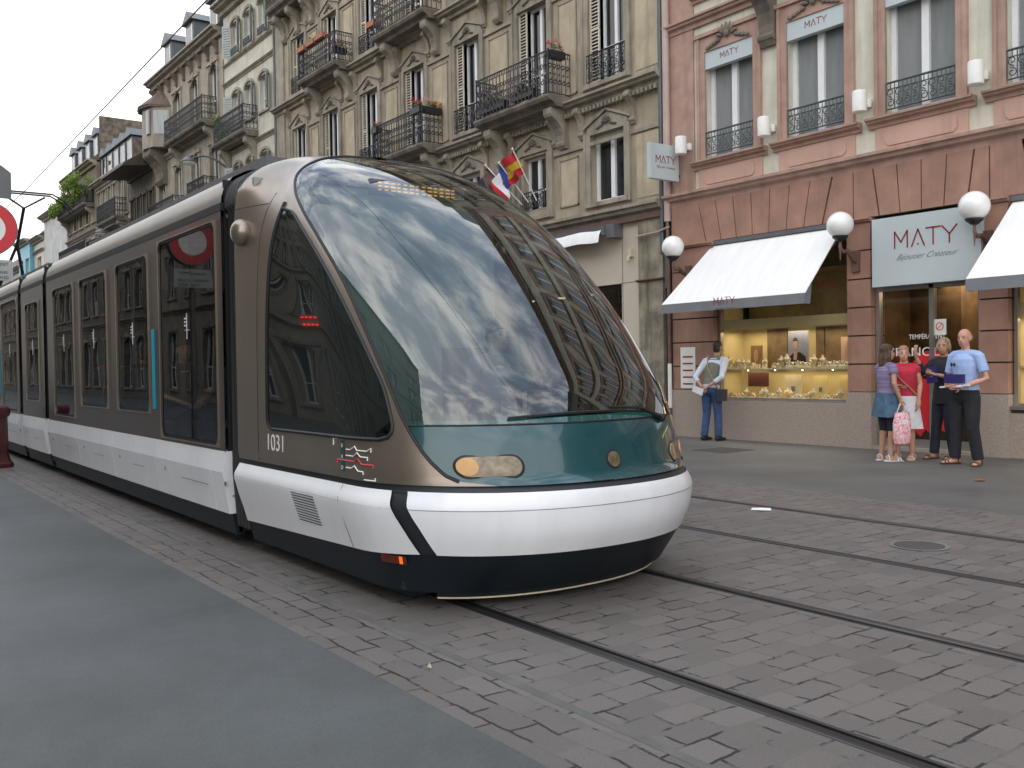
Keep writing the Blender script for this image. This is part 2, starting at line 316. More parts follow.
def pavers(name,rot,bw,rh,fill,ms=.0075,ca=(.150,.131,.120),cb=(.104,.092,.085),off=(0,0)):
    """stone setts; joints open and dark in places, filled with cement elsewhere"""
    m,nt,b=newmat(name); tc=N(nt,'ShaderNodeTexCoord')
    dn=N(nt,'ShaderNodeTexNoise',Scale=5.0,Detail=3.0); L(nt,tc.outputs['Object'],dn.inputs['Vector'])
    sub=N(nt,'ShaderNodeVectorMath',operation='SUBTRACT'); sub.inputs[1].default_value=(.5,.5,.5); L(nt,dn.outputs['Color'],sub.inputs[0])
    scl=N(nt,'ShaderNodeVectorMath',operation='SCALE'); scl.inputs['Scale'].default_value=.055; L(nt,sub.outputs[0],scl.inputs[0])
    add=N(nt,'ShaderNodeVectorMath',operation='ADD'); L(nt,tc.outputs['Object'],add.inputs[0]); L(nt,scl.outputs[0],add.inputs[1])
    mp=N(nt,'ShaderNodeMapping'); mp.inputs['Rotation'].default_value=(0,0,rot); mp.inputs['Location'].default_value=(off[0],off[1],0); L(nt,add.outputs[0],mp.inputs['Vector'])
    def brick(mort,sm):
        k=N(nt,'ShaderNodeTexBrick'); k.offset=.46; k.squash=1.0; k.inputs['Scale'].default_value=1.0; k.inputs['Brick Width'].default_value=bw; k.inputs['Row Height'].default_value=rh
        k.inputs['Mortar Size'].default_value=mort; k.inputs['Mortar Smooth'].default_value=sm; k.inputs['Color1'].default_value=(0,0,0,1); k.inputs['Color2'].default_value=(1,1,1,1); k.inputs['Mortar'].default_value=(.5,.5,.5,1)
        L(nt,mp.outputs[0],k.inputs['Vector']); return k
    k=brick(ms,.15); kw=brick(ms*1.7,.9)
    mx=N(nt,'ShaderNodeMix',data_type='RGBA'); mx.inputs[6].default_value=(*cb,1); mx.inputs[7].default_value=(*ca,1)
    big=N(nt,'ShaderNodeTexNoise',Scale=1.3,Detail=5.0); L(nt,tc.outputs['Object'],big.inputs['Vector'])
    av=N(nt,'ShaderNodeMath',operation='ADD'); L(nt,k.outputs['Color'],av.inputs[0]); L(nt,big.outputs['Fac'],av.inputs[1])
    mr=N(nt,'ShaderNodeMapRange'); mr.inputs['From Min'].default_value=.2; mr.inputs['From Max'].default_value=1.35; L(nt,av.outputs[0],mr.inputs['Value']); L(nt,mr.outputs[0],mx.inputs[0])
    fine=N(nt,'ShaderNodeTexNoise',Scale=130.0,Detail=4.0); L(nt,tc.outputs['Object'],fine.inputs['Vector'])
    ov=N(nt,'ShaderNodeMix',data_type='RGBA',blend_type='OVERLAY'); ov.inputs[0].default_value=.4; L(nt,mx.outputs[2],ov.inputs[6]); L(nt,fine.outputs['Fac'],ov.inputs[7])
    # open joints
    g=N(nt,'ShaderNodeTexNoise',Scale=3.6,Detail=4.0,Roughness=.7); mg=N(nt,'ShaderNodeMapping'); mg.inputs['Location'].default_value=(3.1,1.7,0); L(nt,tc.outputs['Object'],mg.inputs['Vector']); L(nt,mg.outputs[0],g.inputs['Vector'])
    gr=N(nt,'ShaderNodeMapRange'); gr.inputs['From Min'].default_value=fill; gr.inputs['From Max'].default_value=fill+.07; L(nt,g.outputs['Fac'],gr.inputs['Value'])
    mu=N(nt,'ShaderNodeMath',operation='MULTIPLY'); L(nt,k.outputs['Fac'],mu.inputs[0]); L(nt,gr.outputs[0],mu.inputs[1])
    # cement filled joints: slightly different grey
    cm=N(nt,'ShaderNodeMix',data_type='RGBA'); cm.inputs[7].default_value=(.104,.097,.090,1)
    cf=N(nt,'ShaderNodeMath',operation='MULTIPLY'); cf.inputs[1].default_value=.55; L(nt,kw.outputs['Fac'],cf.inputs[0]); L(nt,cf.outputs[0],cm.inputs[0]); L(nt,ov.outputs[2],cm.inputs[6])
    dk=N(nt,'ShaderNodeMix',data_type='RGBA'); dk.inputs[7].default_value=(.018,.016,.016,1); L(nt,mu.outputs[0],dk.inputs[0]); L(nt,cm.outputs[2],dk.inputs[6])
    L(nt,dk.outputs[2],b.inputs['Base Color']); b.inputs['Roughness'].default_value=.6
    h=N(nt,'ShaderNodeMath',operation='MULTIPLY_ADD'); h.inputs[1].default_value=-1.0; L(nt,mu.outputs[0],h.inputs[0]); L(nt,k.outputs['Color'],h.inputs[2])
    h2=N(nt,'ShaderNodeMath',operation='MULTIPLY_ADD'); h2.inputs[1].default_value=.35; L(nt,fine.outputs['Fac'],h2.inputs[0])
    hm=N(nt,'ShaderNodeMath',operation='MULTIPLY'); hm.inputs[1].default_value=.35; L(nt,k.outputs['Fac'],hm.inputs[0])
    h3=N(nt,'ShaderNodeMath',operation='SUBTRACT'); h3.inputs[0].default_value=1.0; L(nt,hm.outputs[0],h3.inputs[1])
    h4=N(nt,'ShaderNodeMath',operation='SUBTRACT'); L(nt,h3.outputs[0],h4.inputs[0]); L(nt,mu.outputs[0],h4.inputs[1]); L(nt,h4.outputs[0],h2.inputs[2])
    bp=N(nt,'ShaderNodeBump',Strength=.55,Distance=.012); L(nt,h2.outputs[0],bp.inputs['Height']); L(nt,bp.outputs[0],b.inputs['Normal'])
    return m
A1=asphalt('blue_grey_asphalt',(.074,.080,.079)); A2=asphalt('grey_asphalt',(.104,.101,.095))
PV1=pavers('kerbside_setts',PI/2,.26,.14,.45,off=(.02,.0))
PV2=pavers('track_setts',0,.245,.150,.50,off=(.05,.03))
CEM=mat('cement_strip',(.125,.120,.112),.7,.12,5,.2,60)
def sheet(name,mat_,x0,x1,y0=-30,y1=120,z=0.0,cuts=1):
    mb=MB(); mb.quad((x0,y0,z),(x1,y0,z),(x1,y1,z),(x0,y1,z)); return tag(mb.build(name,mat_),kind='structure')
sheet('ground',mat('earth',(.1,.1,.095),.9),-400,400,-400,400,-.10)
sheet('pavement',A1,-8.5,2.02)
sheet('kerbside_paving',PV1,2.02,2.425)
sheet('cement_joint',CEM,2.425,2.475,z=.001)
TR=[3.05,4.485,5.95,7.385]   # running edges of the four rails
edges=[]
# head outward of gauge edge, groove inward
for i,x in enumerate(TR):
    s=1 if i%2==0 else -1
    edges.append((x-.055,x+.055) if s>0 else (x-.055,x+.055))
xs=[2.475]+[v for e in edges for v in e]+[8.22]
for i in range(0,len(xs),2):
    sheet('track_paving',PV2,xs[i],xs[i+1])
sheet('far_edge_paving',PV1,8.22,8.62,z=0)
sheet('far_pavement',A2,8.62,13.9)
for i,x in enumerate(TR):
    s=1 if i%2==0 else -1     # +1: gauge side is +x
    pr=[(-.055,-.06),(-.055,.002),(-.048,.006),(0,.007),(.006,.0),(.010,-.035),(.036,-.035),(.040,0),(.044,.003),(.055,.002),(.055,-.06)]
    mb=MB(); mb.prismY([(x+s*a,z) for a,z in pr],-30,120); o=mb.build('rail',M['steel']); tag(o,kind='structure')
# utility covers and patches
o=MB().lathe([(.0,.0),(.175,.0),(.175,.005),(.0,.006)],(6.66,3.84,.001),28).build('manhole_cover',mat('worn_iron_cover',(.075,.07,.068),.6,.2,30)); tag(o,'round dark iron manhole cover set in the paving between the far rails','manhole cover')
ring=MB(); 
n=40; vs=[]; 
for r_ in (.180,.215):
    vs+=[(6.66+r_*math.cos(2*PI*k/n),3.84+r_*math.sin(2*PI*k/n),.0045) for k in range(n)]
ring.add(vs,[(k,(k+1)%n,n+(k+1)%n,n+k) for k in range(n)]); ring.build('cover_surround',mat('pale_ring_mortar',(.20,.19,.18),.8,.2),o)
tag(MB().box(11.35,12.1,9.75,10.45,.0,.004).build('pavement_patch',mat('dark_patch_asphalt',(.06,.055,.052),.8,.2,8)),kind='structure')
tag(MB().box(3.05,3.45,8.2,8.6,0,.004).build('pavement_patch',A2),kind='structure')
def scrap(name,pts,m,label,cat,f=.55):
    k=len(pts); cx,cy=sum(p[0] for p in pts)/k,sum(p[1] for p in pts)/k; pts=[(cx+(p[0]-cx)*f,cy+(p[1]-cy)*f,.006+p[2]*f) for p in pts]
    mb=MB(); c=Vector((sum(p[0] for p in pts)/k,sum(p[1] for p in pts)/k,.03))
    mb.add(pts+[tuple(c)]+[(p[0],p[1],p[2]-.0035) for p in pts]+[(c.x,c.y,c.z-.0035)],[(i,(i+1)%k,k) for i in range(k)]+[(k+1+(i+1)%k,k+1+i,2*k+1) for i in range(k)]+[(i,k+1+i,k+1+(i+1)%k,(i+1)%k) for i in range(k)])
    tag(mb.build(name,m),label,cat)
scrap('paper_scrap',[(7.02,5.82,.008),(7.10,5.85,.03),(7.18,5.72,.01),(7.28,5.60,.035),(7.22,5.54,.01),(7.08,5.70,.012)],M['paper'],'crumpled white paper scrap lying near the far rail','litter')
scrap('paper_scrap',[(6.02,2.74,.008),(6.07,2.76,.02),(6.09,2.70,.01),(6.05,2.68,.012)],M['paper'],'tiny white paper scrap lying beside the third rail at the right edge','litter')
scrap('dead_leaf',[(10.62,5.52,.008),(10.74,5.55,.03),(10.86,5.42,.02),(10.78,5.33,.01),(10.66,5.38,.02)],mat('dry_brown_leaf',(.28,.10,.04),.8),'dry reddish brown leaf lying on the far grey pavement','leaf')
scrap('cigarette_end',[(2.25,3.74,.006),(2.265,3.745,.01),(2.27,3.70,.008),(2.255,3.695,.006)],M['velvet'],'pale cigarette end lying on the kerbside setts','litter')

# ------------------------------------------------------------------ tram
CX=3.77
def tab(xs,ys):
    n=len(xs); h=[xs[i+1]-xs[i] for i in range(n-1)]; d=[(ys[i+1]-ys[i])/h[i] for i in range(n-1)]
    m=[0.0]*n; m[0]=d[0]; m[-1]=d[-1]
    for i in range(1,n-1):
        if d[i-1]*d[i]>0:
            w1=2*h[i]+h[i-1]; w2=h[i]+2*h[i-1]; m[i]=(w1+w2)/(w1/d[i-1]+w2/d[i])
    def f(x):
        x=min(max(x,xs[0]),xs[-1]); i=0
        while i<n-2 and x>xs[i+1]: i+=1
        t=(x-xs[i])/h[i]
        return (2*t**3-3*t*t+1)*ys[i]+(t**3-2*t*t+t)*h[i]*m[i]+(-2*t**3+3*t*t)*ys[i+1]+(t**3-t*t)*h[i]*m[i+1]
    return f
YF=tab([.10,.34,.5,.60,.68,.72,.76,.80,1.0,1.2,1.5,1.8,2.1,2.4,2.6,2.8,2.95,3.05,3.14],[4.27,4.06,3.985,3.975,3.985,4.01,4.055,4.07,4.12,4.21,4.45,4.73,5.05,5.41,5.68,6.01,6.32,6.60,6.95])
WF=tab([.10,.34,.5,.61,.72,.80,1.2,1.6,2.0,2.3,2.6,2.8,2.95,3.06,3.14],[1.10,1.165,1.215,1.24,1.19,1.2,1.195,1.18,1.15,1.11,1.03,.92,.76,.54,.0])
WR=tab([.1,.8,1.2,1.8,2.3,2.6,2.75,2.85,2.95,3.04,3.10,3.14],[1.12,1.2,1.2,1.2,1.2,1.19,1.17,1.11,.99,.80,.55,.0])
YB=tab([.1,.8,1.2,1.8,2.4,2.8,3.14],[5.0,5.1,5.25,5.6,6.1,6.5,6.85])
NS,MS,QS,YR=2.2,2.0,.4,6.97
def P(Z,q,off=0,side=-1):
    """cab shell: q 0 rear edge of the side, 1 centre of the nose"""
    yb,yf,w=YB(Z),YF(Z),WF(Z); wr=WR(Z) if Z>.9 else w+(WR(.9)-WF(.9))*max(0,(Z-.8)/.1)
    def raw(q,Z=Z):
        if q<QS:
            t=q/QS; t2=t*t*(3-2*t); return Vector((wr+(w-wr)*t2, YR+(yb-YR)*t, 0))
        a=(q-QS)/(1-QS)*PI/2; c,s_=abs(math.cos(a)),math.sin(a)
        return Vector((w*c**(2/NS), yb-(yb-yf)*s_**(2/MS),0))
    p=raw(q)
    if off:
        dz=.01; q0,q1=max(0,q-.004),min(1,q+.004); tq=raw(q1)-raw(q0)
        n=Vector((-tq.y,tq.x,0)) if True else None
        # outward: +x and -y
        n=Vector((abs(tq.y),-abs(tq.x),0)); 
        if n.length<1e-9: n=Vector((0,-1,0))
        n.normalize()
        dy=(YF(Z+dz)-YF(Z-dz))/(2*dz); dw=-(WF(Z+dz)-WF(Z-dz))/(2*dz)
        n.z=abs(n.y)*max(dy,0)+abs(n.x)*max(dw,0) if Z>.7 else 0
        n.normalize(); p=p+n*off; return Vector((CX+side*p.x,p.y,Z+n.z*off))
    return Vector((CX+side*p.x,p.y,Z))
def Pu(Z,u,off=0):
    """point on the nose by lateral offset u (negative: near side)"""
    w=WF(Z); a=min(abs(u)/w,.9999)**(NS/2); a=math.acos(a); q=QS+(1-QS)*a/(PI/2)
    return P(Z,q,off,-1 if u<0 else 1)
QE=tab([.70,.735,.75,.83,.97,1.15,1.4,1.7,1.95,2.3,2.58,2.72,2.82,2.9,2.98,3.04,3.09,3.125,3.14],[.86,.76,.70,.65,.613,.588,.575,.562,.55,.513,.463,.44,.43,.445,.51,.62,.76,.93,1.0])
ZB,ZTOP=.985,2.60
def qback(Z): return min(.38,QS*(YR-(6.38 if Z<2.62 else 6.38+(Z-2.62)*.4))/(YR-YB(Z)))
QFT=tab([.9,1.08,1.25,1.45,1.8,2.15,2.4,2.52,2.60,2.7],[.567,.564,.564,.552,.525,.488,.438,.39,.0,.0])
def qfront(Z):
    r=.10; q=max(QFT(Z),qback(Z)+.004)
    if Z<ZB+r:
        t=min(1,max(0,(ZB+r-Z)/r)); q-=.045*(1-math.sqrt(max(0,1-t*t)))
    return q
def qb2(Z):
    r=.08; q=qback(Z)
    if Z<ZB+r:
        t=min(1,max(0,(ZB+r-Z)/r)); q+=.02*(1-math.sqrt(max(0,1-t*t)))
    return q
tram=empty('tram',(CX,7,0),'long taupe and white articulated tram with huge curved windscreen and teal nose panel','tram')
TO=(CX,7,0)
def tb(mb,name,m,parent=tram,smooth=True): return mb.build(name,m,parent,smooth,off=TO if parent is tram else (0,0,0))
def tbc(mb,name,m,parent,smooth=True):     # sub-part: its parent sits on the tram's own origin
    return mb.build(name,m,parent,smooth,off=TO)
zs=[.735,.76,.79]+[.81+ (1.07-.81)*i/5 for i in range(6)]
zs=[z for z in zs if z<ZB-.01]+[ZB,1.0,1.02,1.045,1.07]
zs+=[1.07+(2.6-1.07)*i/34 for i in range(1,35)]+[3.14-(3.14-2.6)*(1-i/30)**1.7 for i in range(1,31)]
zs=sorted(set(round(z,4) for z in zs))
shell=MB(); teal=MB(); wsc=MB(); cwin={-1:MB(),1:MB()}
def strip(mb,zr,qa,qb,n,side,off=0): mb.grid([[P(z,qa(z)+(qb(z)-qa(z))*i/n,off,side) for i in range(n+1)] for z in zr])
for sd in (-1,1):
    strip(shell,zs,lambda z:0,qb2,8,sd)
    lo=[z for z in zs if z<=ZB+1e-6]; mid=[z for z in zs if ZB-1e-6<=z<=2.6001]; hi=[z for z in zs if z>=2.5999]
    strip(shell,lo,qb2,qfront,14,sd); strip(cwin[sd],mid,qb2,qfront,14,sd); strip(shell,hi,qb2,qfront,3,sd)
    strip(shell,zs,qfront,lambda z:max(QE(z),qfront(z)),6,sd)
    strip(teal,[z for z in zs if z<=1.0701],lambda z:max(QE(z),qfront(z)),lambda z:1,26,sd)
    strip(wsc,[z for z in zs if z>=1.0699],lambda z:max(QE(z),qfront(z)),lambda z:1,30,sd)
# back rim so the shell has an end wall at the joint
body=tb(shell,'cab_body',M['taupe'])
tp=tb(teal,'nose_panel',M['teal']); ws=tb(wsc,'windscreen',M['glass_wind'])
for sd in (-1,1):
    o=tb(cwin[sd],'cab_side_window',M['glass_cab'])
    loop=[P(z,qb2(z),.002,sd) for z in mid]+[P(z,qfront(z),.002,sd) for z in mid[::-1]]+[P(ZB,qb2(ZB)+(qfront(ZB)-qb2(ZB))*(1-i/14),.002,sd) for i in range(15)]
    tbc(MB().tube(loop,.013,6,False),'window_seal',M['rubber'],o)
for sd in (-1,1):
    pts=[P(z,max(QE(z),qfront(z)),.0,sd) for z in zs if z>.75]
    tbc(MB().tube(pts,.011,6),'windscreen_seal',M['rubber'],ws)
pts=[P(1.07,QE(1.07)+(1-QE(1.07))*i/30,.001,-1) for i in range(31)]+[P(1.07,1-(1-QE(1.07))*i/30,.001,1) for i in range(1,31)]
tbc(MB().tube(pts,.006,6),'windscreen_seal',M['rubber'],ws)
tb(MB().box(CX-.92,CX+.92,4.9,6.7,.02,.12),'under_tram_blocker',M['black'],smooth=False)  # dark box added under the cab to deepen the darkness beneath
# bumper, side skirts, black strips, apron
bz=[.34+i*(.60-.34)/6 for i in range(7)]+[.605,.62,.64,.66,.68,.70]
QST=tab([.10,.22,.34,.5,.62,.705],[.74,.655,.607,.575,.557,.548])
bump=MB(); sk={-1:MB(),1:MB()}; st1=MB(); st2=MB(); apr=MB(); gap=MB()
for sd in (-1,1):
    strip(bump,bz,lambda z:QST(z)+.020,lambda z:1,34,sd)
    sk[sd].grid([[P(z-.085*(1-i/26)*(.70-z)/.36,.003+(QST(z)-.023)*i/26,.002,sd) for i in range(27)] for z in bz])
    strip((st1 if sd<0 else st2),[.10+i*.6/16 for i in range(17)],lambda z:QST(z)-.03,lambda z:QST(z)+.03,3,sd,-.018)
    strip(apr,[.10,.12,.16,.20,.25,.30,.335],lambda z:0,lambda z:1,40,sd,-.012)
    strip(gap,[.69,.71,.74],lambda z:0,lambda z:1,40,sd,-.012)
tb(bump,'front_bumper',M['tramwhite'])
for sd in (-1,1):
    o=tb(sk[sd],'side_skirt',M['tramwhite'])
    g=MB()
    for i in range(11):
        z=.40+i*.0185; a=[P(z,q,.004,sd) for q in (QS*.56,QS*.74)]; 
        g.tube([a[0],a[1]],.0035,4)
    tbc(g,'vent_grille',M['black'],o)
    tbc(MB().tube([P(z,QS*.93,.001,sd) for z in (.31,.45,.6,.62,.698)],.003,4),'panel_seam',M['black'],o)
    tbc(MB().tube([P(.603,.004+(QST(.603)-.03)*i/20,.0005,sd) for i in range(21)],.002,4),'fold_line',M['greyback'],o)
pts=[P(.603,QST(.603)+.02+(1-QST(.603)-.02)*i/30,.0005,-1) for i in range(31)]; pts+=[Vector((2*CX-p.x,p.y,p.z)) for p in pts[-2::-1]]
tbc(MB().tube(pts,.002,4),'fold_line',M['greyback'],bpy.data.objects['front_bumper'])

for q_ in (st1,st2): tb(q_,'black_strip',M['black'])
tb(apr,'lower_apron',M['apron']); tb(gap,'shadow_gap',M['black'])
# obstacle deflector below the apron, with its pale lower lip
dz=MB(); rows=[]
for z,ins in ((.11,.0),(.055,.03),(.05,.10)):
    rows.append([P(.11,.62+(.38)*i/20,-.05-ins,-1) for i in range(21)]+[P(.11,1-.38*i/20,-.05-ins,1) for i in range(1,21)])
    for p in rows[-1]: p.z=z
dz.grid(rows); d_=tb(dz,'deflector',M['black'])
lip=[Vector(p) for p in rows[1]]
tbc(MB().tube(lip,.007,5),'deflector_lip',M['cement'] if 'cement' in M else M['velvet'],d_)
tb(MB().box(CX-1.05,CX+1.05,4.75,7.0,.11,.34),'underframe',M['black'],smooth=False)
# patches on the nose
def patch(name,m,uc,zc,hw,hh,off,parent=tram,rnd=1.0,u0=None,u1=None):
    mb=MB(); n=36; ring=[]
    for k in range(n):
        a=2*PI*k/n; c,s_=math.cos(a),math.sin(a)
        x=(hw-hh)*(1 if c>0 else -1)+hh*c if hw>hh else hw*c; y=hh*s_
        ring.append((x,y))
    rows=[]
    for f in (1,.93,.75,.5,.25,0.02):
        row=[]
        for (x,y) in ring+[ring[0]]:
            uu=uc+x*f
            if u0 is not None: uu=max(uu,u0)
            if u1 is not None: uu=min(uu,u1)
            row.append(Pu(zc+y*f,uu,off if f<1 else -.004))
        rows.append(row)
    mb.grid(rows); return mb.build(name,m,parent,True,off=TO)
for sd in (-1,1):
    rim=patch('headlight_rim',M['rubber'],sd*.745,.84,.174,.070,.004); rim.name='headlight'
    patch('lens',M['lens'],sd*.745,.84,.163,.060,.009,rim)
    patch('indicator_lens',M['amber'],sd*.850,.84,.052,.054,.012,rim)
o=patch('centre_lamp',M['rubber'],.0,.845,.058,.058,.004); patch('lens',M['lens'],.0,.845,.048,.048,.009,o)
# side marker light
for sd in (-1,1):
    mk=MB(); mk.grid([[P(z,q,.004,sd) for q in (.47,.49,.51,.53,.55)] for z in (.27,.32)]); o=tb(mk,'side_marker',mat('dark_red_lens',(.12,.02,.01),.2,.1)); 
    mk=MB(); mk.grid([[P(z,q,.008,sd) for q in (.53,.54)] for z in (.272,.318)]); tbc(mk,'amber_reflector',emis('lit_marker',(1,.2,.03),.3),o)
# wiper
wp=[Pu(1.10,.17,.03),Pu(1.115,.05,.035),Pu(1.13,-.15,.035)]
wi=tb(MB().tube([Pu(1.06,.52,.02),Pu(1.12,.30,.035),Pu(1.135,.02,.035)],[.016,.011,.008],6),'wiper',M['rubber'])
tbc(MB().tube([Pu(1.10+.02*math.sin(i/12*PI),-.62+i/12*1.0,.02) for i in range(13)],.008,5),'wiper_blade',M['rubber'],wi)
tbc(MB().ball(Pu(1.055,.54,.015),.028,10,6),'wiper_pivot',M['rubber'],wi)
# mirror pod, body seams, number and line diagram
for sd in (-1,1):
    c=P(2.42,.075,.02,sd); o=tb(MB().ball(c,(.075,.10,.10),16,10),'mirror_pod',M['taupe'])
    tb(MB().tube([P(z,QS*(YR-6.56)/(YR-YB(z)),.0,sd) for z in [.75+i*.075 for i in range(27)]],.0035,4),'panel_seam',M['black'])
    tb(MB().tube([P(2.62,q,.0,sd) for q in (.0,.05,.1,.15,.2,.24)],.0035,4),'panel_seam',M['black'])
for sd in (-1,1):
    p=P(.885,QS*.335,.003,sd); q=P(.885,QS*.455,.003,sd); xd=(q-p).normalized() if sd<0 else (p-q).normalized()
    text_obj('1031',.165,M['lampwhite'],'fleet_number',tram,Vector((p+q)/2)-Vector(TO)-Vector((0,0,.05)),xd,ZF,xs=1.02,ext=.001)
    # line diagram: dark bar with three letters and zigzag lines
    y0=5.02; 
    def sp(y,z,o=.003):
        q=QS*(YR-y)/(YR-YB(z)) if y>YB(z) else QS+(1-QS)*2/PI*math.asin(max(0,min(1,(YB(z)-y)/(YB(z)-YF(z)))))
        return P(z,q,o,sd)
    dgm=tb(MB().grid([[sp(y,z,.002) for y in (5.155,5.125)] for z in (.80,.86,.92,.98,1.0)]) if False else MB().grid([[sp(y,z,.003) for y in (5.228,5.182)] for z in (.775,.85,.90,.965)]),'line_diagram',M['teal'])
    for k,(ch,zz) in enumerate((('B',.935),('A',.868),('D',.80))):
        text_obj(ch,.034,M['lampwhite'],'route_letter',dgm,sp(5.205,zz-.012,.005)-Vector(TO),(0,-1 if sd<0 else 1,0),ZF,ext=.0005)
    def zig(pts,m): tbc(MB().tube([sp(5.10+(a-5.09)*1.3,.865+(b-.875)*1.22,.004) for a,b in pts],.0042,4),'route_line',m,dgm)
    zig([(5.13,.915),(5.09,.915),(5.05,.935),(5.03,.915),(4.96,.915),(4.93,.93),(4.93,.91)],M['lampwhite'])
    zig([(5.13,.885),(5.06,.885),(5.03,.905),(5.0,.885),(4.95,.885),(4.95,.87)],M['lampwhite'])
    zig([(5.22,.84),(5.22,.86),(5.05,.86),(5.02,.875),(4.99,.85),(4.91,.85),(4.91,.835)],M['red'])
    zig([(5.13,.825),(5.08,.825),(5.05,.84),(5.02,.815),(4.98,.815),(4.98,.80)],M['lampwhite'])
    zig([(5.26,.93),(5.26,.965),(5.22,.965)],M['lampwhite']); zig([(4.98,.775),(4.90,.775),(4.90,.79)],M['lampwhite'])
# cab interior
fl=MB().box(CX-1.1,CX+1.1,4.7,6.96,.34,.40); tb(fl,'cab_floor',M['interior'],smooth=False)
da=MB()
rows=[]
for z,ins in ((.72,.10),(1.02,.07),(1.06,.16),(1.08,.42),(1.00,.62),(.55,.66)):
    row=[]
    for i in range(25):
        u=-1.02+2.04*i/24; p=Pu(max(.8,min(z,1.02)),u*.97); row.append(Vector((p.x,p.y+ins,z)))
    rows.append(row)
da.grid(rows); dsh=tb(da,'dashboard',M['dashteal'])
tbc(MB().box(CX-.05,CX+.32,4.78,4.85,1.05,1.24).box(CX-.52,CX-.28,4.82,4.90,1.05,1.20),'instrument_display',M['black'],dsh,False)
bw=MB().box(CX-1.1,CX+1.1,6.80,6.84,.4,2.85); tb(bw,'cab_partition',M['interior'],smooth=False)
for k in range(7):
    pass
lr=MB()
for k in range(4): lr.box(CX-.75+k*.036,CX-.732+k*.036,6.785,6.798,1.80,1.81); lr.box(CX-.73+k*.036,CX-.712+k*.036,6.785,6.798,1.745,1.755)
tb(lr,'indicator_leds',M['led_red'],smooth=False)
dd=MB().box(CX-.56,CX+.24,5.98,6.02,2.65,2.76); ddo=tb(dd,'destination_display',M['greyback'],smooth=False)
am=MB()
for k in range(13):
    x=CX-.50+k*.052
    for j in range(3): am.box(x,x+.022+.012*((k*7+j*3)%3)/2,5.968,5.978,2.68+j*.026,2.689+j*.026)
tbc(am,'display_leds',M['led_amber'],ddo,False)
st_=MB().box(CX+.08,CX+.55,5.55,6.0,.82,.92).box(CX+.08,CX+.55,5.98,6.08,.92,1.55); st_.box(CX+.25,CX+.38,5.7,5.85,.4,.82)
tb(st_,'driver_seat',M['seat'],smooth=False)

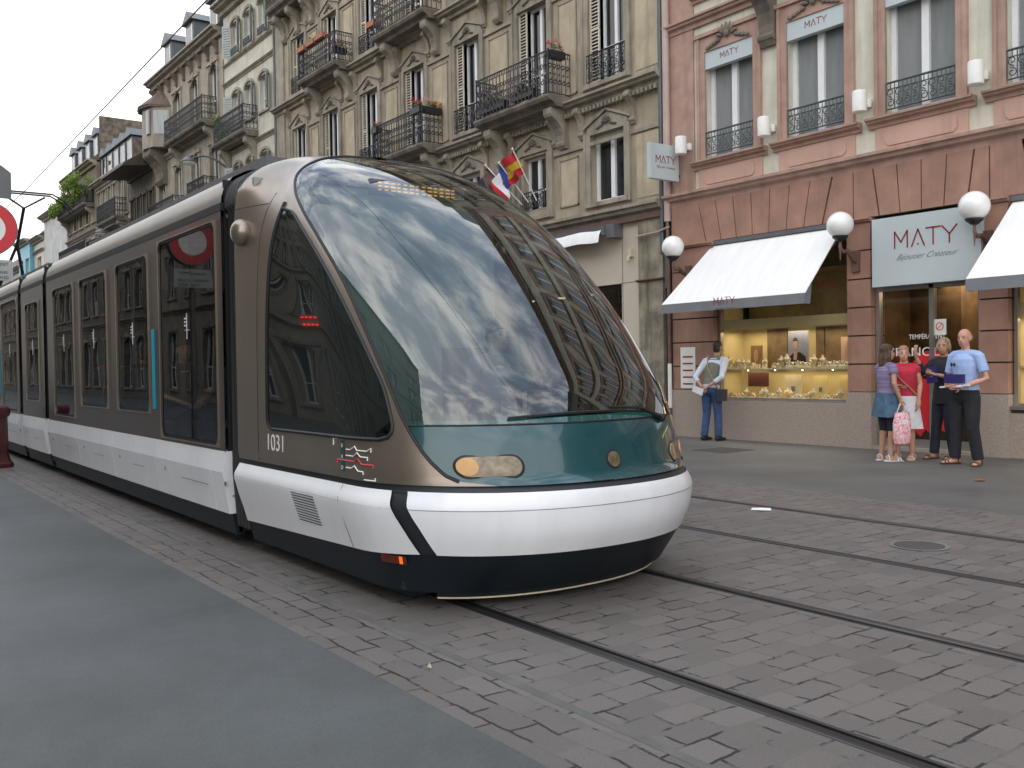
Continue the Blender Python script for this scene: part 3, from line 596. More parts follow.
# ---- passenger modules
SEC=[(1.195,2.69),(1.192,2.76),(1.165,2.85),(1.10,2.925),(.99,2.985),(.80,3.04),(.45,3.075),(0,3.085)]
def roofm(mb,y0,y1,k=1.0,z=0):
    prof=[(-x*k,q+z) for x,q in SEC]+[(x*k,q+z) for x,q in SEC[::-1][1:]]
    ys=[y0,y1]; mb.grid([[(CX+a,y,b) for a,b in prof] for y in ys])
def rrect(cy,cz,hw,hh,r,n=6):
    pts=[]
    for (sy,sz,a0) in ((1,1,0),(-1,1,90),(-1,-1,180),(1,-1,270)):
        for i in range(n+1):
            a=R(a0+90*i/n); pts.append((cy+sy*(hw-r)+r*math.cos(a),cz+sz*(hh-r)+r*math.sin(a)))
    return pts
def module(y0,y1,wins,skirt_breaks):
    """wins: (ya,yb,za,zb,isdoor)"""
    rf=MB(); roofm(rf,y0,y1); ro=tb(rf,'roof',M['roof_paint'])
    tbc(MB().box(CX-1.203,CX+1.203,y0,y1,2.655,2.715),'roof_groove',M['black'],ro,False)
    for q_ in (y0+.01,y1-.03): tb(MB().box(CX-1.17,CX+1.17,q_,q_+.02,.40,2.9),'end_wall',M['rubber'],smooth=False)
    tbc(MB().box(CX-.7,CX+.7,y0+.3,y1-.3,3.06,3.20),'roof_equipment',M['greyback'],ro,False)
    tb(MB().box(CX-1.1,CX+1.1,y0,y1,.12,.40),'underframe',M['black'],smooth=False)
    if y1-y0<3: tb(MB().box(CX-.95,CX+.95,y0-.3,y1+.3,.02,.12),'under_tram_blocker',M['black'],smooth=False)  # added dark slab that keeps light out below short sections
    for sd in (-1,1):
        ap=MB().prismY([(CX+sd*1.12,.10),(CX+sd*1.15,.265),(CX+sd*1.10,.265),(CX+sd*1.06,.10)],y0,y1); tb(ap,'lower_apron',M['apron'],smooth=False)
        X=CX+sd*1.2; w_=MB(); ys=sorted({y0,y1,*[v for a in wins for v in a[:2]]}); zz=sorted({.76,2.66,*[v for a in wins for v in a[2:4]]})
        for i in range(len(ys)-1):
            for j in range(len(zz)-1):
                a,b,c,d=ys[i],ys[i+1],zz[j],zz[j+1]
                if any(q[0]-1e-6<=a and b<=q[1]+1e-6 and q[2]-1e-6<=c and d<=q[3]+1e-6 for q in wins): continue
                w_.quad((X,a,c),(X,b,c),(X,b,d),(X,a,d))
        # inner skin
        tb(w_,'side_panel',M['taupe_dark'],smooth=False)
        for (a,b,c,d,isd) in wins:
            n='door' if isd else 'window'; cy,cz=(a+b)/2,(c+d)/2
            ring=rrect(cy,cz,(b-a)/2-.012,(d-c)/2-.012,.09); outer=rrect(cy,cz,(b-a)/2,(d-c)/2,.001)
            f=MB(); k=len(ring); o_=.012*sd
            vs=[(X+o_,p[0],p[1]) for p in outer]+[(X+o_,p[0],p[1]) for p in ring]+[(X-o_*2,p[0],p[1]) for p in ring]+[(X-o_,p[0],p[1]) for p in outer]
            fs=[]
            for i in range(k):
                j=(i+1)%k; fs+=[(i,j,k+j,k+i),(k+i,k+j,2*k+j,2*k+i),(3*k+i,3*k+j,j,i)]
            f.add(vs,fs); fo=tb(f,n,M['taupe'],smooth=False)
            g=MB(); g.add([(X-.006*sd,p[0],p[1]) for p in ring],[tuple(range(k))]); pn=tbc(g,'pane',M['glass_side'],fo,False)
            inr=rrect(cy,cz,(b-a)/2-.034,(d-c)/2-.034,.08); g=MB(); g.add([(X+.0035*sd,p[0],p[1]) for p in ring]+[(X+.0035*sd,p[0],p[1]) for p in inr],[(i,(i+1)%k,k+(i+1)%k,k+i) for i in range(k)])
            tbc(g,'seal',M['rubber'],fo,False)
            if isd and (b-a)>1.3:
                tbc(MB().box(min(X,X+.02*sd),max(X,X+.02*sd),b+.17,b+.205,1.05,1.80),'door_strip',M['cyanbar'],fo,False)
                tbc(MB().box(CX+sd*1.155,CX+sd*1.165,cy-.01,cy+.01,c+.04,d-.04),'door_edge',M['rubber'],fo,False)
            if c<1.3 and (b-a)>.9:
                k_=MB(); xx=X-.003*sd; k_.box(xx-.002,xx+.002,cy-.004,cy+.004,1.68,1.90); k_.box(xx-.002,xx+.002,cy-.07,cy+.06,1.752,1.757)
                for q in range(3): k_.box(xx-.002,xx+.002,cy+.02,cy+.065,1.79+q*.03,1.803+q*.03)
                tbc(k_,'pane_sticker',M['lampwhite'],fo,False)
        br=[y0]+skirt_breaks+[y1]
        for i in range(len(br)-1):
            a,b=br[i]+.006,br[i+1]-.006; s_=sd
            prof=[(CX+s_*1.175,.27),(CX+s_*1.225,.60),(CX+s_*1.222,.62),(CX+s_*1.20,.765),(CX+s_*1.12,.765),(CX+s_*1.12,.27)]
            o=tb(MB().prismY(prof,a,b),'side_skirt',M['tramwhite'],smooth=False)
            tbc(MB().box(CX+s_*1.225-.002,CX+s_*1.225+.002,a+.35,a+.75,.475,.479).box(CX+s_*1.212-.004,CX+s_*1.212+.004,b-.3,b-.28,.50,.53),'skirt_catch',M['greyback'],o,False)
def bellows(y0,y1):
    b=MB()
    n=4
    for i in range(n):
        a=y0+(y1-y0)*i/n; c=a+(y1-y0)/n; m_=(a+c)/2
        prof=lambda k:[(-1.14*k,.18),(-1.17*k,.6),(-1.17*k,2.65)]+[(-x*k,q-.02) for x,q in SEC]+[(x*k,q-.02) for x,q in SEC[::-1][1:]]+[(1.17*k,2.65),(1.17*k,.6),(1.14*k,.18)]
        b.grid([[(CX+x,a,z) for x,z in prof(.955)],[(CX+x,m_-.01,z) for x,z in prof(.99)],[(CX+x,m_+.01,z) for x,z in prof(.99)],[(CX+x,c,z) for x,z in prof(.955)]])
    tb(b,'articulation_bellows',M['rubber'])
LONG=[(.12,1.68,.79,2.60,True),(2.02,3.22,1.0,2.53,False),(3.62,4.92,1.0,2.52,False),(5.26,6.50,.84,2.52,True)]
bellows(6.96,7.24)
def long_module(y): module(y,y+6.92,[(a+y,b+y,c,d,e) for a,b,c,d,e in LONG],[y+.28,y+1.85,y+3.45,y+5.1])
def short_module(y): module(y,y+1.75,[(y+.35,y+1.4,1.0,2.45,False)],[])
long_module(7.25); bellows(14.17,14.42); short_module(14.42); bellows(16.17,16.42); long_module(16.42); bellows(23.34,23.6); short_module(23.6); bellows(25.35,25.6); long_module(25.6)
for (y0,y1) in ((7.25,14.17),(14.42,16.17),(16.42,23.34),(25.6,32.5)):
    tb(MB().box(CX-1.15,CX+1.15,y0,y1,.40,.42),'cabin_floor',M['interior'],smooth=False)
    tb(MB().box(CX-1.15,CX+1.15,y0,y1,2.60,2.63),'cabin_ceiling',M['interior'],smooth=False)
# rear end closed by a plain rounded cab
rc=MB(); rows=[]
for z in [.12,.3,.6,.8,1.2,1.6,2.0,2.4,2.7,2.9,3.0,3.08]:
    w_=WR(z); yy=32.6+ (4.0*(1-((z-.3)/3.0)**2) if z>.3 else 3.7)*.7
    rows.append([(CX-w_*math.cos(a),32.52+(yy-32.52)*math.sin(a)**.8 if 0<a<PI else 32.52,z) for a in [PI*i/24 for i in range(25)]])
rc.grid(rows); tb(rc,'rear_cab_body',M['taupe'])
# cabin furniture
def seat_pair(y,x,rot=1):
    s_=MB().box(x-.42,x+.42,y-.22,y+.22,.80,.88).box(x-.42,x+.42,y+rot*.20,y+rot*.27,.88,1.45).box(x-.1,x+.1,y-.1,y+.1,.42,.80)
    tb(s_,'seat',M['seat'],smooth=False)
for y in (9.9,10.6,11.4,12.1,18.6,19.4,20.2): seat_pair(y,CX-.66); seat_pair(y,CX+.66)
for y,x in ((9.1,-.5),(7.6,.45),(12.5,-.5),(13.9,.4),(17.2,-.5)):
    tb(MB().tube([(CX+x,y,.42),(CX+x,y,2.6)],.018,8),'grab_pole',M['cyanbar'])
# pantograph
pa=MB(); py=23.0
pa.tube([(CX-.35,25.0,3.2),(CX,24.0,4.35),(CX,23.05,5.05)],.035,6).tube([(CX+.35,25.0,3.2),(CX,24.0,4.35)],.035,6)
po=tb(pa,'pantograph',M['black'])
hd=MB().tube([(CX-.42,py,5.32),(CX,py+.03,5.05),(CX+.42,py,5.32)],.026,6)
for dy in (-.13,.13): hd.tube([(CX-.98,py+dy,5.02),(CX-.82,py+dy,5.24),(CX-.55,py+dy,5.38),(CX+.55,py+dy,5.38),(CX+.82,py+dy,5.24),(CX+.98,py+dy,5.02)],.02,6)
tbc(hd,'collector_head',M['black'],po)
# contact wire
tag(MB().tube([(CX+.0,90,5.44),(CX,23,5.40),(CX-.35,6,5.44),(CX-.1,-30,5.44)],.009,5).build('contact_wire',mat('copper_wire',(.10,.06,.07),.5),None),'thin overhead contact wire running above the tram','wire')
# ------------------------------------------------------------------ facades
FX=13.6
class B:
    def __init__(s,name,label,y0,y1,cat='building',loc=None,rz=0,group=None):
        s.o=(FX,y0,0); s.y0,s.y1=y0,y1
        s.root=empty(name,loc if loc else (FX,y0,0),label,cat,group,rz)
    def part(s,mb,name,m,parent=None,smooth=False):
        if mb.cuts:
            r=None
            for p in mb.pieces(): o=p.build(name,m,parent or s.root,smooth,off=s.o); r=r or o
            return r
        return mb.build(name,m,parent or s.root,smooth,off=s.o)
    def put(s,proto,y,z,x=0,parent=None):
        return copy_tree(proto,parent or s.root,(x,y-s.y0,z))
def wallgrid(mb,y0,y1,z0,z1,ops,dep=.24,X=FX):
    ys=sorted({y0,y1,*[v for a in ops for v in a[:2] if y0<v<y1]}); zz=sorted({z0,z1,*[v for a in ops for v in a[2:4] if z0<v<z1]})
    for i in range(len(ys)-1):
        for j in range(len(zz)-1):
            a,b,c,d=ys[i],ys[i+1],zz[j],zz[j+1]; my,mz=(a+b)/2,(c+d)/2
            if any(q[0]<my<q[1] and q[2]<mz<q[3] for q in ops): continue
            mb.quad((X,a,c),(X,a,d),(X,b,d),(X,b,c))
    for (a,b,c,d) in [o[:4] for o in ops]:
        mb.quad((X,a,c),(X,a,d),(X+dep,a,d),(X+dep,a,c)); mb.quad((X,b,c),(X,b,d),(X+dep,b,d),(X+dep,b,c))
        mb.quad((X,a,d),(X,b,d),(X+dep,b,d),(X+dep,a,d)); mb.quad((X,a,c),(X,b,c),(X+dep,b,c),(X+dep,a,c))
def shellbox(mb,y0,y1,z0,z1,dep=9,X=FX):
    mb.quad((X,y0,z0),(X+dep,y0,z0),(X+dep,y0,z1),(X,y0,z1)); mb.quad((X,y1,z0),(X+dep,y1,z0),(X+dep,y1,z1),(X,y1,z1)); mb.quad((X+dep,y0,z0),(X+dep,y1,z0),(X+dep,y1,z1),(X+dep,y0,z1))
def cornice(mb,y0,y1,z,h,p,X=FX):
    """moulded ledge, z its top"""
    mb.prismY([(X+.02,z-h),(X-p*.30,z-h),(X-p*.36,z-h*.62),(X-p*.72,z-h*.50),(X-p*.78,z-h*.28),(X-p,z-h*.22),(X-p,z-h*.02),(X-p*.95,z),(X+.02,z)],y0,y1)
def bracket(mb,y,z,h,p,w,X=FX):
    """scrolled console, z its top"""
    pr=[(X+.02,z),(X-p,z),(X-p,z-h*.14),(X-p*.93,z-h*.22),(X-p*.80,z-h*.27),(X-p*.62,z-h*.34),(X-p*.42,z-h*.48),(X-p*.30,z-h*.66),(X-p*.27,z-h*.82),(X-p*.30,z-h*.92),(X-p*.18,z-h),(X+.02,z-h)]
    mb.prismY(pr,y-w/2,y+w/2)
    mb.tube([(X-p*.82,y-w/2-.012,z-h*.13),(X-p*.82,y+w/2+.012,z-h*.13)],h*.10,10)
    mb.tube([(X-p*.20,y-w/2-.012,z-h*.86),(X-p*.20,y+w/2+.012,z-h*.86)],h*.075,10)
def ornament(mb,y,z,s,X=FX):
    """carved shell and leaves"""
    for k in range(-3,4):
        a=k*.42; mb.ball((X-.03,y+math.sin(a)*s*.42,z+math.cos(a)*s*.42),(.028,s*.085,s*.20),8,6,Matrix.Rotation(a,3,'X').inverted())
    mb.ball((X-.03,y,z+s*.12),(.045,s*.15,s*.17),10,6)
    for sg in (-1,1):
        for t in range(4): mb.ball((X-.02,y+sg*s*(.5+t*.20),z-s*.05-t*s*.06),(.022,s*.13,s*.09),8,6)
def pediment(mb,y,z,w,h,X=FX):
    t=.045
    for sg in (-1,1):
        a=(y+sg*w/2,z); c=(y,z+h)
        mb.prismX([a,(a[0],a[1]+t*1.3),(c[0],c[1]+t*1.3),c],X-.075,X+.01)
    for sg in (-1,1): mb.box(X-.075,X+.01,min(y+sg*w/2,y+sg*(w/2+.05)),max(y+sg*w/2,y+sg*(w/2+.05)),z-.02,z+t)
def scroll(mb,o,u,v,cx,cz,r,r0=0,turns=1.15,th=.008,sgn=1,n=12):
    pts=[]
    for i in range(n+1):
        t=i/n; a=r0+sgn*t*turns*2*PI; q=r*(1-.62*t)
        pts.append(o+u*(cx+q*math.cos(a))+v*(cz+q*math.sin(a)))
    mb.tube(pts,th,4,False)
def railing(mb,a,b,h,step=.135,th=.014,rich=True):
    a=Vector(a); b=Vector(b); Ln=(b-a).length; u=(b-a)/Ln; v=Vector((0,0,1))
    mb.tube([a+v*h,b+v*h],.018,6); mb.tube([a+v*.05,b+v*.05],.012,4); mb.tube([a+v*(h-.10),b+v*(h-.10)],.009,4)
    n=max(1,round(Ln/step)); s=Ln/n
    for i in range(n+1): mb.tube([a+u*(i*s)+v*.05,a+u*(i*s)+v*h],th,4)
    for i in range(n):
        c=(i+.5)*s
        if rich:
            zc=h*.5; rr=min(s*.46,h*.19)
            scroll(mb,a,u,v,c,zc+h*.17,rr,PI*1.5,1.1,th*.95,1); scroll(mb,a,u,v,c,zc-h*.19,rr,PI*.5,1.1,th*.95,1)
            scroll(mb,a,u,v,c,zc-h*.01,rr*.45,0,1,th*.8,-1,8)
            mb.tube([a+u*c+v*(h-.10),a+u*c+v*h],th,4)
        else: mb.tube([a+u*c+v*.05,a+u*c+v*h],th*.8,4)
def balcony(b,ya,yb,z,p=.66,h=.98,mslab=None,rich=True,nb=2,bh=.85):
    """z: floor level of the balcony slab top"""
    sl=MB(); X=FX
    sl.prismY([(X+.02,z-.24),(X-p*.72,z-.24),(X-p*.80,z-.17),(X-p*1.0,z-.12),(X-p*1.06,z-.05),(X-p*1.06,z),(X+.02,z)],ya-.06,yb+.06)
    so=b.part(sl,'balcony',mslab or M['stone_dark'])
    for i in range(nb):
        br=MB(); y=ya+.22+(yb-ya-.44)*i/(nb-1); bracket(br,y,z-.24,bh,p*.78,.26); br.build('bracket',M['stone'],so,False,off=b.o)
    r=MB(); xo=X-p*.97
    railing(r,(xo,ya,z),(xo,yb,z),h,rich=rich); railing(r,(X-.02,ya,z),(xo,ya,z),h,rich=rich); railing(r,(xo,yb,z),(X-.02,yb,z),h,rich=rich)
    for y in (ya,yb): r.tube([(xo,y,z),(xo,y,z+h+.04)],.022,6)
    r.build('railing',M['iron'],so,False,off=b.o)
    return so
def casement(w,h,name='window',transom=.0,shut=0,fm='white',pm='pane',fr=.055,halves=2,low=None,dep=.15):
    """window prototype: origin bottom centre of the opening on the wall plane"""
    f=MB(); a=-w/2; bb=w/2
    if shut: bb-=shut       # folded louvre leaf stands on the high-y (left seen from the street) side
    x0,x1=dep,dep+.06
    f.box(x0,x1,a,a+fr,0,h).box(x0,x1,bb-fr,bb,0,h).box(x0,x1,a+fr,bb-fr,0,fr).box(x0,x1,a+fr,bb-fr,h-fr,h)
    c=(a+bb)/2
    if halves==2: f.box(x0-.012,x1,c-fr*.8,c+fr*.8,fr,h-fr)
    if transom: f.box(x0-.006,x1-.002,a+fr,c-fr*.8,transom,transom+.035).box(x0-.006,x1-.002,c+fr*.8,bb-fr,transom,transom+.035)
    fo=f.build(name,M[fm])
    MB().quad((x1-.015,a+.02,.02),(x1-.015,a+.02,h-.02),(x1-.015,bb-.02,h-.02),(x1-.015,bb-.02,.02)).build('pane',M[pm],fo)
    if shut:
        s=MB(); y0,y1=bb+.005,w/2
        s.box(.03,.06,y0,y0+.035,0,h).box(.03,.06,y1-.035,y1,0,h).box(.03,.06,y0,y1,h-.05,h).box(.03,.06,y0,y1,0,.06).box(.03,.06,y0,y1,h*.5,h*.5+.05)
        n=int(h/.075)
        for i in range(n):
            z=.06+(h-.12)*i/n; s.prismY([(.035,z+.010),(.055,z+.038),(.062,z+.030),(.042,z+.002)],y0+.03,y1-.03)
        so=s.build('shutter',M['shutter'],fo); MB().box(.066,.070,y0+.01,y1-.01,.02,h-.02).build('louvre_shade',M['groove'],fo)  # dark sheet behind the slats; shade of the gaps put into its colour
    return fo
protos=[]
def proto(*a,**k): o=casement(*a,**k); protos.append(o); return o
W_F1=proto(1.06,1.46,transom=0,shut=0,fr=.075)
W_F1S=proto(.84,1.25,transom=.45)
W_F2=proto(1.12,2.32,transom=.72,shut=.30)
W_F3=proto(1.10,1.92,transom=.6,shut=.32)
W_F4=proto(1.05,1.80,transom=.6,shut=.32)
W_PK=proto(1.13,2.0,pm='pane_net',fr=.075,transom=0)
W_PALE=proto(.86,1.34,transom=.5,fr=.05)
W_ARCH=proto(.95,2.1,transom=.7,fr=.06)
W_GEN=proto(1.1,1.7,transom=.6)
W_SM=proto(.8,1.15,transom=.4)

# ---- pink corner building with the jeweller's shop
pk=B('pink_townhouse','pink plaster town house with cream strips above a red sandstone jewellery shop',-3.2,13.0)
PKT=15.2
wy=[11.47,9.62,7.765,5.91,4.05,2.2,.35,-1.5]
ops=[(y-.565,y+.565,5.25,7.25) for y in wy]+[(y-.565,y+.565,8.4,10.4) for y in wy]+[(y-.565,y+.565,11.6,13.4) for y in wy]
w_=MB(); wallgrid(w_,-3.2,13.0,4.45,PKT,ops); shellbox(w_,-3.2,13.0,0,PKT); pk.part(w_,'wall',M['cream'])
pk.part(MB().prismY([(FX-.2,PKT),(FX+4,PKT+2.6),(FX+9,PKT)],-3.2,13.0),'roof',M['tile'])
tr=MB(); pan=MB(); sil=MB()
tr.box(FX-.03,FX+.01,12.32,12.995,4.68,PKT-.05); tr.cut()
for n_,y in enumerate(wy):
    for (z0,z1) in ((5.25,7.25),(8.4,10.4),(11.6,13.4)):
        for sg in (-1,1):
            a=y+sg*.565; b_=y+sg*.745; tr.box(FX-.045,FX+.01,min(a,b_),max(a,b_),z0-.02,z1+.28)
            a=y+sg*.68; tr.box(FX-.07,FX-.044,min(a,b_),max(a,b_),z0-.02,z1+.28)
        tr.box(FX-.045,FX+.01,y-.565,y+.565,z1,z1+.28)
        tr.box(FX-.09,FX-.01,y-.80,y+.80,z1+.28,z1+.35)
        cornice(sil,y-.86,y+.86,z0-.02,.15,.17); sil.cut(); tr.cut()
    pan.box(FX-.028,FX+.01,y-.745,y+.745,4.69,5.08)
    pan.prismX([(y-.58,4.83),(y-.52,4.77),(y+.52,4.77),(y+.58,4.83),(y+.58,4.97),(y+.52,5.03),(y-.52,5.03),(y-.58,4.97)],FX-.045,FX-.027); pan.cut()
pk.part(tr,'window_surround',M['pink_trim']); pk.part(pan,'apron_panel',M['pink']); pk.part(sil,'sill',M['pink_trim'])
cn=MB(); cornice(cn,-3.2,13.02,4.69,.24,.22); cn.cut(); cornice(cn,-3.2,13.02,7.98,.20,.17); cn.cut(); cornice(cn,-3.2,13.02,PKT,.4,.5); pk.part(cn,'cornice',M['pink_trim'])
orn=MB()
for y in wy[:4]: ornament(orn,y,7.40,.42,FX-.05); orn.cut()
for y in (10.55,): bracket(orn,y,8.0,1.05,.42,.30)
pk.part(orn,'carved_ornament',M['stone_dark'])
for y in wy:
    for z in (5.25,8.4,11.6):
        o=pk.put(W_PK,y,z); 
        if z>11: o.scale=(1,1,.9)
gr_=MB()
railing(gr_,(FX-.03,wy[0]-.55,5.28),(FX-.03,wy[0]+.55,5.28),.46,step=.13,th=.009)
g0=pk.part(gr_,'window_railing',M['iron_green'])
for y in wy[1:6]: copy_tree(g0,pk.root,(0,y-wy[0],0))
bb_=MB().box(FX-.02,FX+.10,wy[0]-.565,wy[0]+.565,6.93,7.26); b0=pk.part(bb_,'blind_box',M['signgrey']); shop_logo('lettering',b0,(FX-.024,wy[0]-.02,7.05),.42,XF,ZF,off=pk.o,sw=.075,script=False)
for y in wy[1:5]: copy_tree(b0,pk.root,(0,y-wy[0],0))
# ground floor
gf=MB()
PIL=[(11.83,12.87),(8.57,9.0),(6.43,6.85),(3.2,3.6),(0.2,.6),(-3.2,-2.6)]
for (a,b_) in PIL:
    z=.9
    while z<3.55:
        z2=min(z+.455,3.62); gf.box(FX-.10,FX+.3,a+.004,b_-.004,z+.012,z2-.012); z=z2
    gf.cut()
pk.part(gf,'rusticated_pilaster',M['red_stone'])
gj=MB()
for (a,b_) in PIL: gj.box(FX-.075,FX+.28,a+.01,b_-.01,.9,3.68); gj.cut()
gj.box(FX-.03,FX+.12,-3.2,12.9,3.69,4.46)
pk.part(gj,'joint',M['groove'])
cap=MB()
for (a,b_) in PIL: cornice(cap,a-.02,b_+.05,3.685,.12,.19); cap.cut()
pk.part(cap,'pilaster_cap',M['red_stone'])
gb=MB()
for (a,b_) in PIL: gb.box(FX-.13,FX+.3,a-.01,b_+.01,0,.90); gb.cut()
gb.box(FX-.115,FX+.3,9.01,11.82,0,.72); gb.cut()
for (a,b_) in ((3.61,6.42),(.61,3.19),(-2.59,.19)): gb.box(FX-.06,FX+.3,a,b_,0,.72); gb.cut()
pk.part(gb,'granite_plinth',M['granite'])
vs_=MB()
def vouss(a,b_,n,sc,X=FX-.085):
    c=(a+b_)/2; z0,z1=3.695,4.45
    for i in range(n):
        p=a+(b_-a)*i/n; q=a+(b_-a)*(i+1)/n; P_=c+(p-c)*sc; Q=c+(q-c)*sc
        vs_.prismX([(p+.009,z0),(q-.009,z0),(Q-.009,z1),(P_+.009,z1)],X,FX+.1)
vouss(9.47,12.0,7,1.15)
vs_.prismX([(12.018,3.695),(12.88,3.695),(12.88,4.45),(12.19,4.45)],FX-.085,FX+.1)
vs_.cut(); vouss(7.02,8.42,4,1.15); vs_.prismX([(8.44,3.695),(8.87,3.695),(8.87,4.45),(8.545,4.45)],FX-.085,FX+.1)
vs_.cut(); vs_.prismX([(8.888,3.695),(9.45,3.695),(9.25,4.45),(8.888,4.45)],FX-.085,FX+.1)
vs_.prismX([(7.0,3.695),(6.7,3.695),(6.7,4.45),(6.895,4.45)],FX-.085,FX+.1)
vs_.cut(); vs_.prismX([(6.68,3.695),(6.15,3.695),(6.0,4.45),(6.68,4.45)],FX-.085,FX+.1)
vouss(3.7,6.13,7,1.1); vs_.cut(); vouss(.3,3.5,8,1.02); vs_.cut(); vouss(-3.0,.28,8,1.0)
pk.part(vs_,'flat_arch',M['red_stone'])
# shop windows
def shopwin(a,b_,z0=.74,z1=3.68,lit=True):
    f=MB(); f.box(FX+.02,FX+.10,a,a+.05,z0,z1).box(FX+.02,FX+.10,b_-.05,b_,z0,z1).box(FX+.0,FX+.12,a,b_,z0-.02,z0+.03).box(FX+.02,FX+.10,a,b_,z1-.06,z1)
    fo=pk.part(f,'shop_window',M['iron'] if not lit else M['chrome'])
    MB().quad((FX+.06,a+.05,z0+.03),(FX+.06,b_-.05,z0+.03),(FX+.06,b_-.05,z1-.06),(FX+.06,a+.05,z1-.06)).build('pane',M['glass_shop'],fo,off=pk.o)
    MB().box(FX-.10,FX+.02,a,b_,z0-.055,z0-.005).build('sill_shelf',M['chrome'],fo,off=pk.o)
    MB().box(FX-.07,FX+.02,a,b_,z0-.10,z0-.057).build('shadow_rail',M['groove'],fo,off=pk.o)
    MB().box(FX+.10,FX+.16,a,b_,2.02,2.20).build('header_band',M['shopwall'],fo,off=pk.o)
    MB().box(FX+.10,FX+.62,a+.02,b_-.02,1.27,1.295).build('shelf',M['velvet'],fo,off=pk.o)
    MB().box(FX+.10,FX+.70,a,b_,.70,.735).build('shelf',M['velvet'],fo,off=pk.o)
    bx=MB(); bx.quad((FX+.70,a,.7),(FX+.70,b_,.7),(FX+.70,b_,2.05),(FX+.70,a,2.05)); bx.quad((FX+.1,b_-.02,.7),(FX+.7,b_-.02,.7),(FX+.7,b_-.02,3.7),(FX+.1,b_-.02,3.7)); bx.quad((FX+.1,a+.02,.7),(FX+.7,a+.02,.7),(FX+.7,a+.02,3.7),(FX+.1,a+.02,3.7))
    bx.build('display_back',M['shopwall'],fo,off=pk.o)
    MB().box(FX+.12,FX+2.2,a-.05,b_+.05,2.98,3.0).build('soffit',M['shopdark'],fo,off=pk.o)
    u=MB(); u.quad((FX+.9,a,2.05),(FX+.9,b_,2.05),(FX+.9,b_,3.7),(FX+.9,a,3.7)); u.build('inner_back',M['shopolive'],fo,off=pk.o)
    # darker panels of the back wall
    d=MB(); L_=b_-a
    for (p,q,m0,m1) in ((.62,.78,1.30,2.02),(.34,.40,1.30,2.02),(.05,.33,1.30,2.02)):
        d.box(FX+.66,FX+.695,a+L_*p,a+L_*q,m0,m1)
    d.build('back_panel',M['shopdark'],fo,off=pk.o)
    sp=MB()
    for t in (.18,.5,.82): sp.lathe([(.0,0),(.028,0),(.03,.015),(.0,.016)],(FX+.38,a+L_*t,2.19),10)
    for t in (.2,.42,.63,.85): sp.lathe([(.0,0),(.012,0),(.012,.01),(.0,.012)],(FX+.34,a+L_*t,1.255),8)
    sp.build('spot_lamp',M['spot'],fo,off=pk.o)
    return fo
sw1=shopwin(9.02,11.81); sw2=shopwin(3.62,6.41)
for a in (.62,-2.58): shopwin(a,a+2.55)
for (a,b_) in ((9.02,11.81),(3.62,6.41)):
    for z,e in ((1.98,15),(1.24,9)):
        ld=bpy.data.lights.new('window_light','AREA'); ld.shape='RECTANGLE'; ld.size=.3; ld.size_y=b_-a-.3; ld.energy=e; ld.color=(1,.82,.52)
        lo_=bpy.data.objects.new('window_light',ld); COL.objects.link(lo_); lo_.location=(.36,(a+b_)/2-pk.y0,z); lo_.parent=pk.root
MB().box(FX+.13,FX+.15,9.40,9.46,2.3,3.4)
nb_=MB(); shop_logo('hanging_lettering',sw1,(FX+.052,9.50,2.66),.36,XF,ZF,off=pk.o)
# door
df=MB(); df.box(FX+.02,FX+.12,6.86,6.92,0.05,2.6).box(FX+.02,FX+.12,8.50,8.56,.05,2.6).box(FX+.02,FX+.12,7.60,7.67,.05,2.6).box(FX+.02,FX+.12,6.92,8.5,.05,.18).box(FX+.02,FX+.12,6.92,8.5,2.5,2.6)
do=pk.part(df,'shop_door',M['chrome'])
MB().quad((FX+.07,6.92,.18),(FX+.07,8.5,.18),(FX+.07,8.5,2.5),(FX+.07,6.92,2.5)).build('pane',M['glass_door'],do,off=pk.o)
MB().box(FX-.12,FX+.3,6.86,8.56,0,.05).build('door_step',M['granite'],do,off=pk.o)
ib=MB(); ib.box(FX+.3,FX+4,6.5,6.56,0,3).box(FX+.3,FX+4,8.9,8.96,0,3).box(FX+4,FX+4.05,6.5,8.96,0,3).box(FX+.3,FX+4,6.5,8.96,2.72,2.76).box(FX+1.6,FX+2.2,8.0,8.9,0,2.7)
ib.build('shop_interior',M['shopdark'],do,off=pk.o); MB().box(FX+.15,FX+4,6.5,8.96,.0,.04).build('shop_floor',M['wood'],do,off=pk.o)
sp=MB()
for (x,y) in ((.9,8.2),(.9,7.3),(1.8,7.9),(1.8,7.1),(3,7.6),(3,6.9)): sp.lathe([(.0,0),(.06,0),(.06,.015),(.0,.016)],(FX+x,y,2.70),12)
sp.build('ceiling_spot',M['spot'],do,off=pk.o)
ld=bpy.data.lights.new('shop_light','AREA'); ld.size=1.2; ld.energy=30; ld.color=(1,.78,.5); lo_=bpy.data.objects.new('shop_light',ld); COL.objects.link(lo_); lo_.location=(1.8,7.7-pk.y0,2.65); lo_.parent=pk.root
def dl(s,size,y,z,xs=.8): return text_obj(s,size,M['lampwhite'],'door_lettering',do,(.058,y-pk.y0,z),XF,ZF,xs=xs,ext=.001,align='LEFT')
dl('TEMPÉRAMENT',.105,8.02,1.73,.82); dl('ESPAÑOL',.19,8.47,1.47,1.18)
